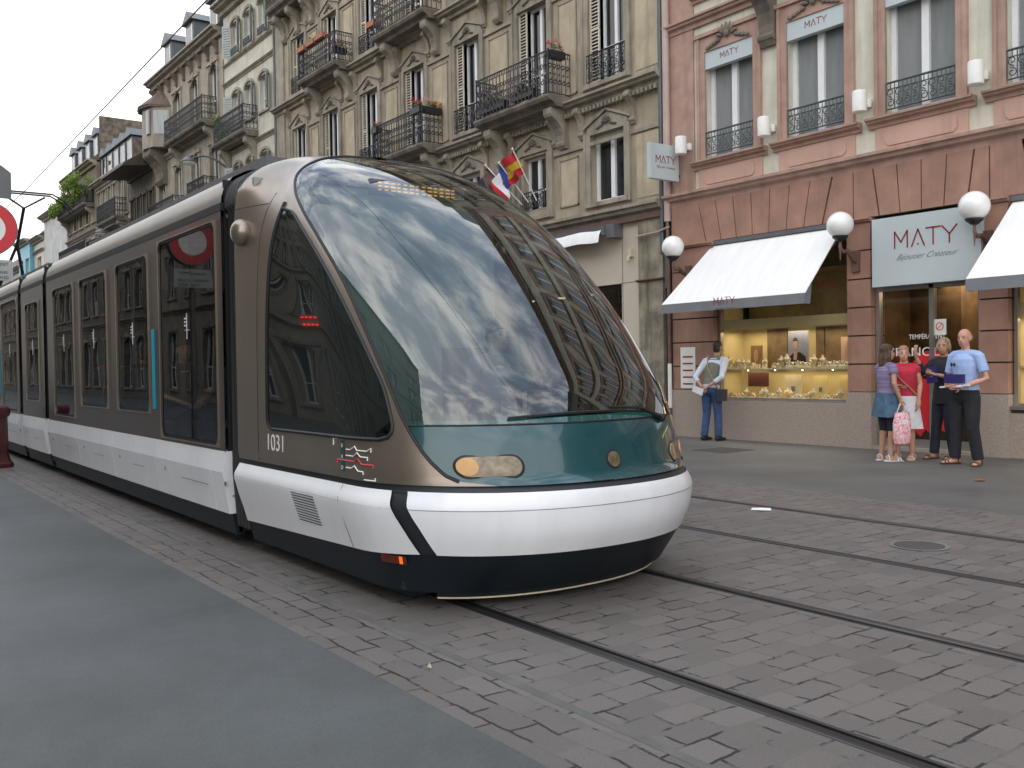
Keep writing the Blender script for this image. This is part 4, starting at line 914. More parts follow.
# flamenco dress and fan cut in red film
dr=MB(); fan=[(7.60,1.50)]+[(7.60+.34*math.cos(a),1.30+.30*math.sin(a)+.0) for a in [R(-40+14*i) for i in range(12)]]
dr.prismX([(7.62,1.18)]+[(7.66+.33*math.cos(R(150-15*i)),1.22+.33*math.sin(R(150-15*i))) for i in range(12)],FX+.058,FX+.064)
dr.prismX([(7.95,1.30),(7.86,1.28),(7.80,1.12),(7.70,1.10),(7.66,.95),(7.60,.80),(7.50,.62),(7.36,.40),(7.42,.30),(7.56,.36),(7.62,.24),(7.76,.34),(7.84,.22),(7.98,.36),(8.10,.40),(8.02,.60),(7.92,.80),(7.90,1.0),(7.93,1.15)],FX+.058,FX+.064)
dr.prismX([(6.95,.62),(7.06,.58),(7.10,.36),(7.02,.26),(6.94,.40)],FX+.058,FX+.064)
dr.build('window_film',M['red'],do,off=pk.o)
ns_=MB().box(FX+.055,FX+.064,7.42,7.62,1.78,2.02); nso=ns_.build('notice_sticker',M['lampwhite'],do,off=pk.o)
q=MB(); 
n=24; ring=[(7.52+.062*math.cos(2*PI*i/n),1.91+.062*math.sin(2*PI*i/n)) for i in range(n)]; rin=[(7.52+.048*math.cos(2*PI*i/n),1.91+.048*math.sin(2*PI*i/n)) for i in range(n)]
q.add([(FX+.052,*p) for p in ring]+[(FX+.052,*p) for p in rin],[(i,(i+1)%n,n+(i+1)%n,n+i) for i in range(n)]); q.prismX([(7.56,1.865),(7.568,1.873),(7.48,1.955),(7.472,1.947)],FX+.0515,FX+.0545)
q.build('prohibition_mark',M['red'],nso,off=pk.o)
# signs, awnings
def awning(label,y0t,y1t,y0f,y1f,logo=True):
    r=empty('awning',(FX,(y0t+y1t)/2,3.6),label,'awning'); o=(FX,(y0t+y1t)/2,3.6)
    m=MB(); A,Bq,C,D=(FX-.06,y0t,3.60),(FX-.06,y1t,3.60),(12.65,y1f,2.505),(12.65,y0f,2.505)
    m.add([A,Bq,C,D]+[(p[0]+.008,p[1],p[2]-.012) for p in (A,Bq,C,D)],[(0,1,2,3),(7,6,5,4),(0,4,5,1),(1,5,6,2),(2,6,7,3),(3,7,4,0)]); m.build('canopy',M['awning'],r,off=o)
    v=MB().box(12.635,12.652,y0f,y1f,2.335,2.50).add([(12.64,y0f,2.50),(12.64,y0f,2.335),(12.80,y0f+.012,2.335),(12.86,y0f+.018,2.66)],[(0,1,2,3)]); v.add([(12.64,y1f,2.50),(12.64,y1f,2.335),(12.80,y1f-.012,2.335),(12.86,y1f-.018,2.66)],[(0,1,2,3)])
    vo=v.build('valance',M['valance'],r,off=o)
    if logo: shop_logo('lettering',vo,(12.632,y0f+(y1f-y0f)*.52,2.425),.46,XF,ZF,off=o,sw=.09)
    MB().box(FX-.09,FX-.02,y0t-.02,y1t+.02,3.61,3.685).build('cassette',M['greyback'],r,off=o)
    a=MB(); 
    for y in (y0t+.1,y1t-.1): a.tube([(FX-.10,y,3.36),(13.05,y+.25*(1 if y<(y0t+y1t)/2 else -1),2.82),(12.68,y,2.46)],.018,6)
    a.build('folding_arm',M['greyback'],r,off=o); return r
awning('large white awning with grey lettered valance over the lit jewellery window',9.10,11.88,9.19,12.33)
awning('white awning with grey valance cut by the right edge of the photo',3.55,6.38,3.3,6.59)
sg=empty('shop_sign',(FX,7.7,3.1),'big pale grey square shop sign with dark red lettering above the shop door','sign'); so_=(FX,7.7,3.1)
MB().box(FX-.20,FX-.02,6.76,8.48,2.56,3.62).build('sign_panel',M['signgrey'],sg,off=so_)
shop_logo('lettering',sg,(FX-.203,7.60,3.13),.98,XF,ZF,off=so_,sw=.085)
sg=empty('projecting_sign',(13.12,12.7,5.26),'small white square shop sign projecting from the pink wall beside the downpipe','sign'); so_=(13.12,12.7,5.26)
MB().box(12.74,13.50,12.66,12.76,4.93,5.60).build('sign_box',M['signgrey'],sg,off=so_)
MB().tube([(13.45,12.71,5.45),(13.6,12.71,5.45)],.02,6).tube([(13.45,12.71,5.05),(13.6,12.71,5.05)],.02,6).build('bracket',M['iron'],sg,off=so_)
shop_logo('lettering',sg,(13.14,12.656,5.24),.52,(1,0,0),ZF,off=so_,sw=.085)
for (y,z,lb) in ((12.45,5.56,'white cylinder wall lamp nearest the projecting sign and downpipe'),(10.50,5.50,'white cylinder wall lamp between the first and second pink windows'),(8.64,5.50,'white cylinder wall lamp between the second and third pink windows'),(6.79,5.47,'white cylinder wall lamp between the third and fourth pink windows, rightmost')):
    r=empty('wall_lamp',(FX,y,z),lb,'wall lamp','cylinder lamps on the pink facade')
    MB().lathe([(.0,-.165),(.10,-.165),(.11,-.155),(.11,.155),(.10,.17),(.0,.17)],(-.26,0,0),20).build('shade',M['lampwhite'],r,True)
    MB().tube([(-.16,0,0),(0,0,0)],.045,10).lathe([(.0,-.08),(.07,-.06),(.08,0),(.07,.06),(.0,.08)],(-.04,0,0),12).build('wall_mount',M['lampwhite'],r,True)
for (x,y,z,my,mz,lb) in ((13.04,12.40,3.61,12.42,3.12,'white globe lamp at the left end of the large awning by the dark downpipe'),(13.12,8.86,3.57,8.82,3.02,'white globe lamp between the large awning and the grey shop sign'),(13.14,6.72,3.56,6.70,3.08,'white globe lamp over the upper right corner of the grey shop sign')):
    r=empty('globe_lamp',(FX,my,mz),lb,'wall lamp','globe lamps on the shop front'); o=(FX,my,mz)
    MB().ball((x,y,z),.21,28,18).build('globe',M['globe'],r,True,off=o)
    MB().lathe([(.0,-.26),(.05,-.26),(.075,-.235),(.12,-.20),(.125,-.175),(.0,-.175)],(x,y,z),16).build('globe_holder',M['iron'],r,True,off=o)
    pts=[(x,y,z-.25),(x,y,z-.36),(x+.07,y,z-.42),(x+.17,y+(my-y)*.5,z-.40),(x+.27,my,mz+.02),(x+.36,my,mz-.02),(FX-.11,my,mz)]
    MB().tube(pts,[.02,.028,.034,.036,.036,.03,.03],8).tube([(x,y,z-.36),(x,y,z-.56)],[.022,.006],8).box(FX-.14,FX-.10,my-.07,my+.07,mz-.18,mz+.16).build('bracket_arm',M['brownpipe'],r,True,off=o)
# posters and jewellery
def poster(y,z0,w,h,bg,label,fig=None,x=FX+.45):
    r=empty('poster',(x,y,z0),label,'poster')
    MB().box(0,.02,-w/2,w/2,0,h).build('poster_board',bg,r)
    if fig=='man':
        MB().prismX([(-w*.42,.0),(w*.46,0),(w*.42,h*.30),(w*.16,h*.44),(-w*.10,h*.42),(-w*.38,h*.30)],-.006,-.002).build('printed_jacket',M['black'],r)
        MB().prismX([(.12*w+.115*w*math.cos(a),.64*h+.15*h*math.sin(a)) for a in [R(30*i) for i in range(12)]],-.009,-.007).prismX([(.06*w,.20*h),(.22*w,.22*h),(.20*w,.46*h),(.02*w,.44*h)],-.009,-.007).build('printed_face',SKIN,r)
        MB().prismX([(.12*w+.125*w*math.cos(a),.72*h+.10*h*math.sin(a)) for a in [R(20*i) for i in range(10)]],-.012,-.010).build('printed_hair',M['wood'],r)
    if fig=='face':
        MB().prismX([(.05*w+.2*w*math.cos(a),.55*h+.28*h*math.sin(a)) for a in [R(30*i) for i in range(12)]],-.006,-.002).build('printed_face',SKIN,r)
    if fig=='box':
        MB().prismX([(-.12*w,.3*h),(.12*w,.3*h),(.12*w,.5*h),(-.12*w,.5*h)],-.006,-.002).build('printed_mark',M['greyback'],r)
    return r
SKIN=mat('skin',(.50,.29,.20),.55,.06,6)
PB=lambda n,c: mat(n,c,.5,.15,3)
poster(10.36,1.30,.40,.66,PB('pale_blue_print',(.25,.30,.42)),'poster of a dark haired man in black behind the middle of the upper shelf','poster','x') if False else None
poster(10.36,1.30,.42,.66,PB('blue_grey_print',(.28,.30,.40)),'poster of a dark haired man in black standing on the upper shelf','man')
poster(11.28,1.30,.26,.42,PB('brown_print',(.30,.18,.08)),'small brown framed picture at the left of the upper shelf','face')
poster(9.32,1.30,.34,.52,PB('rose_print',(.62,.42,.34)),'pale portrait poster at the right end of the upper shelf','face')
poster(11.25,.96,.46,.26,PB('maroon_card',(.07,.015,.012)),'long dark maroon card on the lower shelf',None)
poster(10.47,.76,.34,.42,PB('ivory_card',(.55,.48,.33)),'ivory card with a dark figure on the lower shelf','box')
poster(9.90,.76,.26,.40,PB('yellow_card',(.58,.48,.22)),'plain yellow display card right of the lower shelf middle','box')
poster(9.42,.80,.20,.36,PB('gold_card',(.55,.42,.18)),'gold card at the right end of the lower shelf',None)
def jewel(kind):
    r=bpy.data.objects.new('jewellery_stand',None); COL.objects.link(r); tag(r,'small jewellery display stand holding rings and watches in the lit window' if kind else 'small necklace bust among the jewellery stands in the lit window','jewellery','jewellery stands on the window shelves' if kind else 'necklace busts on the window shelves')
    if kind:
        MB().box(-.035,.035,-.045,.045,0,.02).prismY([(-.035,.02),(.035,.02),(.035,.07)],-.04,.04).build('stand',M['velvet'],r)
        g=MB()
        for k in range(5): g.ball((-.012+.008*(k%2),-.034+.017*k,.045+.012*(k%3)),(.010,.011,.014),8,6)
        g.build('jewels',M['gold'] if kind==1 else M['silver'],r,True)
    else:
        MB().lathe([(.0,0),(.03,0),(.012,.01),(.012,.05),(.04,.08),(.045,.11),(.018,.14),(.014,.165),(.0,.17)],(0,0,0),12).build('bust',M['velvet'],r,True)
        g=MB(); g.tube([(-.03*math.cos(a)-.012,.04*math.sin(a),.12-.035*math.cos(a)) for a in [R(-100+20*i) for i in range(11)]],.004,5); g.build('necklace',M['gold'],r,True)
    return r
js=[jewel(1),jewel(2),jewel(0)]; rnd=random.Random(3)
for z,x in ((1.297,FX+.25),(.737,FX+.28)):
    for k in range(34):
        t=k/33; 
        if rnd.random()<.06: continue
        y=9.1+2.6*t+rnd.uniform(-.02,.02); o=copy_tree(rnd.choice(js),None,(x+rnd.uniform(-.10,.12),y,z)); s_=rnd.uniform(.9,1.6); o.scale=(s_,s_,s_); o.rotation_euler=(0,0,rnd.uniform(-.5,.5))
for z,x in ((1.297,FX+.25),(.737,FX+.28)):
    for k in range(12): o=copy_tree(rnd.choice(js),None,(x+rnd.uniform(-.10,.12),4.9+1.4*k/12,z))
for j in js: kill(j)
no=MB().box(FX-.112,FX-.106,12.28,12.66,.93,1.72).build('wall_notice',M['lampwhite']); tag(no,'white notice sheet with red lines on the red pilaster behind the man in the vest','notice')
q=MB(); 
for k in range(5): q.box(FX-.1145,FX-.1125,12.34,12.60,1.0+k*.13,1.03+k*.13)
q.build('printed_lines',M['signred'],no)
# pipes and the dark slot between the two houses
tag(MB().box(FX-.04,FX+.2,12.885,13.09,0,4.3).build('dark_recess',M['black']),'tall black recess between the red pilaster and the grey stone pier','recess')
r=empty('downpipe',(FX,13.05,0),'long grey and dusty pink downpipes running up between the ochre and pink houses','downpipe')
MB().tube([(FX-.10,13.12,3.6),(FX-.10,13.12,15)],.05,10).tube([(FX-.10,13.12,3.9),(FX-.08,13.02,3.5),(FX-.08,13.02,2.9)],.045,10).build('grey_pipe',M['zinc'],r,True,off=(FX,13.05,0))
MB().tube([(FX-.10,12.97,4.2),(FX-.10,12.97,15)],.072,10).build('pink_pipe',M['pinkpipe'],r,True,off=(FX,13.05,0))
MB().tube([(FX-.16,12.90,.0),(FX-.16,12.90,3.3),(FX-.13,12.95,4.2)],.035,10).build('thin_pipe',M['brownpipe'],r,True,off=(FX,13.05,0))
MB().tube([(FX-.16,13.8,4.0),(FX-.16,13.2,4.02),(FX-.16,12.88,4.08)],.018,6).build('cross_pipe',M['pinkpipe'],r,True,off=(FX,13.05,0))
MB().lathe([(.042,.55),(.042,1.4),(.04,1.41),(.04,.54)],(FX-.16,12.90,0),10).build('sticker_wrap',M['lampwhite'],r,True,off=(FX,13.05,0))

# ---- ochre house with balconies
bg_=B('ochre_townhouse','tall ochre and grey stone town house with pedimented windows and wrought iron balconies',13.1,32.3)
BT=17.2; by=[14.77,17.30,20.0,22.65,25.30,27.90,30.35]
ops=[(14.24,15.30,4.9,6.36),(16.88,17.72,5.05,6.30)]+[(y-.53,y+.53,4.9,6.36) for y in by[2:]]
ops+=[(y-.56,y+.56,7.45,9.77) for y in by]+[(y-.55,y+.55,10.95,12.87) for y in by]+[(y-.525,y+.525,14.1,15.9) for y in by]
w_=MB(); wallgrid(w_,13.1,32.3,4.35,BT,ops); shellbox(w_,13.1,32.3,0,BT); bg_.part(w_,'wall',M['beige'])
bg_.part(MB().prismY([(FX-.1,BT),(FX+2.0,BT+3),(FX+7,BT+3.4),(FX+9,BT)],13.1,32.3),'roof',M['zinc'])
lg=MB()
cornice(lg,13.1,32.3,4.66,.30,.30); lg.cut()
for z,h,p in ((7.20,.24,.30),(10.74,.24,.30),(13.92,.22,.28),(BT,.5,.6)): cornice(lg,13.1,32.3,z,h,p); lg.cut()
lg.box(FX-.04,FX+.01,13.1,15.48,6.14,6.22)
for i in range(len(by)-1):
    a,b_=by[i]+.75,by[i+1]-.75
    for z in (6.14,9.62,12.80): lg.box(FX-.05,FX+.01,a,b_,z,z+.08); lg.cut()
bg_.part(lg,'ledge',M['stone'])
dt=MB()
y=13.2
while y<32.2:
    for z in (6.90,): dt.box(FX-.16,FX-.02,y,y+.055,z-.03,z+.06)
    y+=.12
bg_.part(dt,'dentil_course',M['stone'])
fm_=MB(); sr=MB(); pn=MB(); od=MB(); cb=MB()
for i,y in enumerate(by):
    for (z0,z1,hw) in ((4.9,6.36,.53),(7.45,9.77,.56),(10.95,12.87,.55),(14.1,15.9,.525)):
        for sg_ in (-1,1):
            a=y+sg_*hw; b_=y+sg_*(hw+.19); sr.box(FX-.05,FX+.01,min(a,b_),max(a,b_),z0-.1,z1+.05)
            a=y+sg_*(hw+.13); sr.box(FX-.075,FX-.049,min(a,b_),max(a,b_),z0-.1,z1+.05)
        sr.box(FX-.05,FX+.01,y-hw,y+hw,z1,z1+.05)
        if z0<14: pediment(sr,y,z1+.17,2*hw+.32,.27); sr.prismX([(y-hw-.1,z1+.05),(y+hw+.1,z1+.05),(y+hw+.1,z1+.17),(y,z1+.42),(y-hw-.1,z1+.17)],FX-.035,FX+.01); ornament(od,y,z1+.17,.26,FX-.04)
        sr.box(FX-.09,FX+.02,y-hw-.12,y+hw+.12,z0-.09,z0-.0); sr.cut(); od.cut()
    for z in (7.0,10.52,13.72):
        for sg_ in (-1,1): bracket(cb,y+sg_*.80,z,.66,.22,.14); cb.cut()
for i in range(len(by)-1):
    a,b_=by[i]+.95,by[i+1]-.95
    for (z0,z1) in ((4.95,6.02),(7.4,9.5),(10.9,12.7),(14.0,16.2)):
        pn.box(FX-.012,FX+.004,a+.03,b_-.03,z0+.03,z1-.03); pn.cut()
        for (p,q,r_,s_) in ((a,b_,z0,z0+.03),(a,b_,z1-.03,z1),(a,a+.03,z0,z1),(b_-.03,b_,z0,z1)): fm_.box(FX-.03,FX+.008,p,q,r_,s_)
        fm_.cut()
pn.box(FX-.012,FX+.004,13.25,13.9,4.8,6.1); pn.cut(); pn.box(FX-.012,FX+.004,13.25,13.9,7.4,10.3)
ps_=MB()
for z0,z1 in ((4.66,6.9),(7.2,10.5),(10.74,13.7)): ps_.box(FX-.06,FX+.01,31.55,32.25,z0,z1); ps_.cut()
bg_.part(sr,'window_surround',M['stone']); bg_.part(fm_,'panel_frame',M['stone']); bg_.part(ps_,'corner_pilaster',M['stone']); bg_.part(pn,'render_panel',M['beige_panel']); bg_.part(od,'carved_ornament',M['stone_dark'],smooth=True); bg_.part(cb,'console_bracket',M['stone'])
for i,y in enumerate(by):
    if i==1: bg_.put(W_F1S,y,5.05)
    else: bg_.put(W_F1,y,4.9)
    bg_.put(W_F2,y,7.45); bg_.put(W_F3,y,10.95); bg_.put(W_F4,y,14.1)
def wrail(b,y,z,w,h=.55,m='iron'):
    g=MB(); railing(g,(FX-.05,y-w/2,z),(FX-.05,y+w/2,z),h,step=.17,th=.012); return b.part(g,'window_railing',M[m])
for y in (14.77,20.0,25.3,27.9,30.35): wrail(bg_,y,7.46,1.2,.62)
wrail(bg_,17.3,5.06,.84,.42)
for y in (14.77,17.3,30.35,25.3): wrail(bg_,y,10.96,1.1,.55)
balcony(bg_,15.96,18.72,7.33,h=.95); balcony(bg_,21.24,23.95,7.33,h=.95); balcony(bg_,21.2,23.85,10.86,h=.95,p=.62); balcony(bg_,26.3,28.9,10.86,h=.90); balcony(bg_,28.9,31.6,14.0,h=.9,p=.62,nb=3); balcony(bg_,15.9,18.8,10.86,h=.95)
# shop below: cream panels, beam, window
w_=MB(); wallgrid(w_,13.82,32.3,0,4.34,[(14.36,19.2,.3,3.10),(20.0,25.5,.3,3.1),(26.3,31.5,.3,3.1)],.3,FX-.04); bg_.part(w_,'shop_panelling',M['shopcream'])
pj=MB().box(FX-.046,FX-.038,14.322,14.334,.0,4.3).box(FX-.046,FX-.038,13.82,14.36,3.10,3.11); bg_.part(pj,'panel_joint',M['greyback'])
for (a,b_) in ((14.36,19.2),(20.0,25.5),(26.3,31.5)):
    o=bg_.part(MB().box(FX+.05,FX+.1,a,a+.05,.3,3.1).box(FX+.05,FX+.1,b_-.05,b_,.3,3.1).box(FX+.05,FX+.1,a,b_,3.03,3.1).box(FX+.05,FX+.1,(a+b_)/2-.03,(a+b_)/2+.03,.3,3.03),'shop_window',M['iron'])
    MB().quad((FX+.08,a,.3),(FX+.08,b_,.3),(FX+.08,b_,3.1),(FX+.08,a,3.1)).build('pane',M['glass_door'],o,off=bg_.o)
    MB().box(FX+2.5,FX+2.55,a-.3,b_+.3,0,3.3).box(FX+.3,FX+2.5,a-.3,b_+.3,3.05,3.1).box(FX+.3,FX+2.5,a-.3,b_+.3,0,.05).box(FX+.3,FX+2.5,a-.06,a-.02,0,3.1).build('shop_interior',M['shopdark'],o,off=bg_.o)
    sp=MB()
    for k in range(4): sp.lathe([(.0,0),(.09,0),(.09,.02),(.0,.022)],(FX+.9,a+.7+k*1.2,3.02),12)
    sp.build('ceiling_spot',M['spot'],o,off=bg_.o)
st2=MB().box(FX-.10,FX+.02,13.12,13.80,0,4.35); so2=bg_.part(st2,'stone_pier',M['mottled']); 
q=MB(); cornice(q,13.10,13.83,3.12,.09,.17); q.build('pier_band',M['brownpipe'],so2,off=bg_.o)
bm_=MB(); cornice(bm_,13.12,19,4.64,.22,.36); bg_.part(MB().box(FX-.16,FX+.02,13.12,32.2,4.33,4.42),'brown_beam',M['brownpipe'])
aw=empty('shop_awning',(FX,16.5,4.2),'half folded white shop awning under the ochre house first floor ledge','awning',); ao=(FX,16.5,4.2)
MB().box(FX-.34,FX-.05,14.58,19.0,4.20,4.31).build('cassette',M['zinc'],aw,off=ao)
v=MB(); rows=[]
for z,x in ((4.24,.34),(4.12,.40),(3.98,.42)):
    rows.append([(FX-x+.012*math.sin(y*9)*(1 if z<4.1 else .2),y,z+.015*math.sin(y*5)) for y in [14.65+i*.12 for i in range(37)]])
v.grid(rows); v.build('canopy',M['awning'],aw,True,off=ao)
MB().box(FX-.36,FX-.30,14.55,14.62,4.12,4.30).box(FX-.3,FX-.0,14.30,14.55,4.05,4.32).build('end_bracket',M['greyback'],aw,off=ao)
# alarm box and hooks
tag(MB().box(FX-.12,FX-.04,13.99,14.10,3.62,3.80).tube([(FX-.14,14.05,3.62),(FX-.16,14.05,3.52)],.03,8).build('alarm_box',M['velvet']),'small cream alarm box on the cream shop panel above the stone pier','alarm box')
# flags
def flag(label,cols,base,tip,drop,name='flag',bands=False):
    r=empty(name,base,label,'flag','flags on poles above the tram windscreen')
    base=Vector(base); tip=Vector(tip); d=(tip-base)
    MB().tube([(0,0,0),tuple(d)],.014,6).ball(tuple(d),.028,8,6).build('flag_pole',M['lampwhite'],r,True)
    n=len(cols); u=Vector((.0,-.05,-1)).normalized(); s0=d*.97; s1=d*.52; L_=Vector(drop)
    for k in range(n):
        rows=[]
        for i in range(13):
            row=[]
            for j in range(5):
                t=i/12
                f=(k+j/4)/n
                if bands: t,f=f,i/12
                p=s0.lerp(s1,t)+L_*f+Vector((.05*math.sin(f*7+t*3),.04*math.sin(f*9+t*5+k),-.05*math.sin(t*PI)*f)); row.append(p)
            rows.append(row)
        g=MB().grid(rows); g.build('flag_cloth',cols[k],r,True)
FB,FW,FR_,FY=mat('blue_cloth',(.03,.05,.28),.8,.1),mat('white_cloth',(.75,.75,.77),.8,.05),mat('red_cloth',(.55,.02,.03),.8,.1),mat('yellow_cloth',(.72,.46,.03),.8,.1)
flag('blue white and red striped flag hanging from a pole by the small window',[FB,FW,FR_],(13.45,17.35,5.22),(12.9,17.75,6.15),(-.28,-.02,-.62))
flag('red and yellow striped flag, rightmost of the flags above the tram',[FR_,FY,FR_],(13.45,17.05,5.22),(12.85,17.15,6.35),(-.05,.42,-.20),bands=True)
flag('dark red flag mostly hidden behind the blue white and red one',[M['maroon'],M['black']],(13.45,17.6,5.2),(12.95,18.35,6.2),(-.2,.1,-.5))
# flower boxes and plants
def leafy(mb,c,r,n,s,rn):
    for _ in range(n):
        a=rn.uniform(0,2*PI); t=rn.uniform(-1,1); q=rn.random()**.4; k=math.sqrt(1-t*t)
        p=Vector(c)+Vector((r[0]*q*k*math.cos(a),r[1]*q*k*math.sin(a),r[2]*q*t)); u=Vector((rn.uniform(-1,1),rn.uniform(-1,1),rn.uniform(-1,1))).normalized(); v=u.orthogonal().normalized(); z=rn.uniform(.6,1.3)*s
        mb.add([p-u*z,p+v*z*.55,p+u*z,p-v*z*.55],[(0,1,2,3)])
rn=random.Random(11)
def fbox(label,x,y,z,L_,fl,along=True,m='iron',n=60,box=True,leafm='leaf',h=.13):
    r=empty('flower_box',(x,y,z),label,'flower box')
    hx,hy=(.09,L_/2) if along else (L_/2,.09)
    if box: MB().box(-hx,hx,-hy,hy,-.14,.02).build('box',M[m],r)
    g=MB(); leafy(g,(0,0,.08),(hx+.05,hy,h),n*3,.035,rn); g.build('leaves',M[leafm],r)
    if fl:
        g=MB()
        for _ in range(n//5):
            p=(rn.uniform(-hx-.05,hx+.05),rn.uniform(-hy,hy),.10+rn.uniform(0,h)); leafy(g,p,(.06,.06,.05),18,.028,rn)
        g.build('flowers',M[fl],r)
fbox('red geraniums on the right corner of the lower balcony above the tram roof',13.0,21.55,8.30,.5,'geranium')
fbox('orange flowers on the end rail of the lower balcony above the tram roof',13.28,21.24,8.26,.5,'orange',False)
fbox('single red geranium at the left end of the lower balcony above the tram roof',12.96,23.75,8.22,.3,'geranium',n=20)
fbox('lilac flowers filling the left part of the balcony near the flags',13.05,18.15,7.60,1.0,'purple',n=120,h=.25)
fbox('lilac and white flowers in the middle of the balcony near the flags',13.05,16.95,7.60,.8,'purple',n=90,h=.22)
fbox('red geraniums on the right corner rail of the balcony near the flags',13.2,15.98,8.27,.4,'geranium',False,n=40)
fbox('terracotta planter at the left end of the upper left balcony',12.93,28.55,11.85,.55,None,m='terracotta',n=10)
fbox('terracotta planter second from the left on the upper left balcony rail',12.93,27.85,11.86,.55,None,m='terracotta',n=10)
fbox('terracotta planter third from the left on the upper left balcony rail',12.93,27.2,11.87,.6,None,m='terracotta',n=10)
fbox('terracotta planter on a window sill left of the upper middle balcony',13.4,24.65,11.6,.5,None,m='terracotta',n=10)
fbox('red flowers on the end of the upper left balcony',13.2,26.5,11.3,.5,'geranium',False,n=40)

# ---- pale house with grey shutters
pl=B('pale_townhouse','narrow pale cream town house with arched windows and grey shutters',32.3,37.6)
py_=[33.45,34.9,36.25]; ops=[(y-.43,y+.43,z,z+1.34) for y in py_ for z in (5.4,8.2,11.05,13.85)]
w_=MB(); wallgrid(w_,32.32,37.6,0,15.9,ops); shellbox(w_,32.32,37.6,0,15.9); pl.part(w_,'wall',M['pale'])
c_=MB(); cornice(c_,32.3,37.65,16.05,.35,.55); c_.cut()
for z in (12.98,10.15,7.3): cornice(c_,32.32,37.6,z,.14,.12); c_.cut()
for z in (13.72,): cornice(c_,32.32,37.6,z,.08,.10)
pl.part(c_,'cornice',M['stone']); pl.part(MB().prismY([(FX-.4,16.05),(FX+3,19.5),(FX+6,19.5),(FX+9,15.9)],32.3,37.6),'roof',M['tile'])
h_=MB(); shs=MB()
for y in py_:
    for z in (5.4,8.2,11.05,13.85):
        pl.put(W_PALE,y,z)
        pts=[(y+.43*math.cos(a),z+1.20+.22*math.sin(a)) for a in [PI*i/10 for i in range(11)]]; pts2=[(y+.53*math.cos(a),z+1.22+.30*math.sin(a)) for a in [PI*i/10 for i in range(11)]]
        for i in range(10): h_.prismX([pts[i],pts[i+1],pts2[i+1],pts2[i]],FX-.06,FX+.01)
        h_.prismX([(y-.43,z+1.2),(y-.43,z+1.34)]+[(y-.43,z+1.34)],FX+.01,FX+.02) if False else None
        for sg_ in (-1,1):
            h_.prismX([(y+sg_*.43,z+1.20),(y+sg_*.43,z+1.36),(y+sg_*.05,z+1.44),(y+sg_*.22,z+1.38),(y+sg_*.36,z+1.29)],FX-.02,FX+.03)
        h_.box(FX-.08,FX,y-.52,y+.52,z-.08,z); h_.cut()
for y in py_:
    for z in (5.4,8.2,11.05,13.85):
        for sg_ in (-1,1):
            if sg_>0 and y<36: continue
            m=MB(); 
            # leaves stand half open
            a=Vector((FX-.03,y+sg_*.45,z)); d=Vector((-.22,sg_*.34,0)); t=Vector((0,.03,0))
            m.add([a,a+d,a+d+Vector((0,0,1.3)),a+Vector((0,0,1.3)),a+t,a+d+t,a+d+t+Vector((0,0,1.3)),a+t+Vector((0,0,1.3))],[(0,1,2,3),(7,6,5,4),(0,4,5,1),(1,5,6,2),(2,6,7,3),(3,7,4,0)])
            for k in range(12):
                zz=.08+k*.1; m.tube([a+d*.12+Vector((-.012,0,zz)),a+d*.88+Vector((-.012,0,zz))],.014,4)
            pl.part(m,'shutter',M['shutter_grey'])
pl.part(h_,'window_arch',M['stone'])
balcony(pl,34.15,37.3,10.45,h=.92,p=.6,bh=.95)
for y in py_: wrail(pl,y,13.86,.9,.3,'iron_green')
fbox('green plants filling the balcony of the pale house',13.1,36.3,10.75,1.8,None,n=160,box=False,h=.35)
fbox('pale green bushy plant at the left end of the pale house balcony',13.05,37.1,11.35,.5,None,n=60,box=False,leafm='leaf_light',h=.3)
tag(MB().tube([(FX-.08,32.28,4.7),(FX-.08,32.28,17)],.05,8).build('rain_pipe',M['zinc'],None,True),'grey rain pipe between the ochre and pale houses','downpipe')

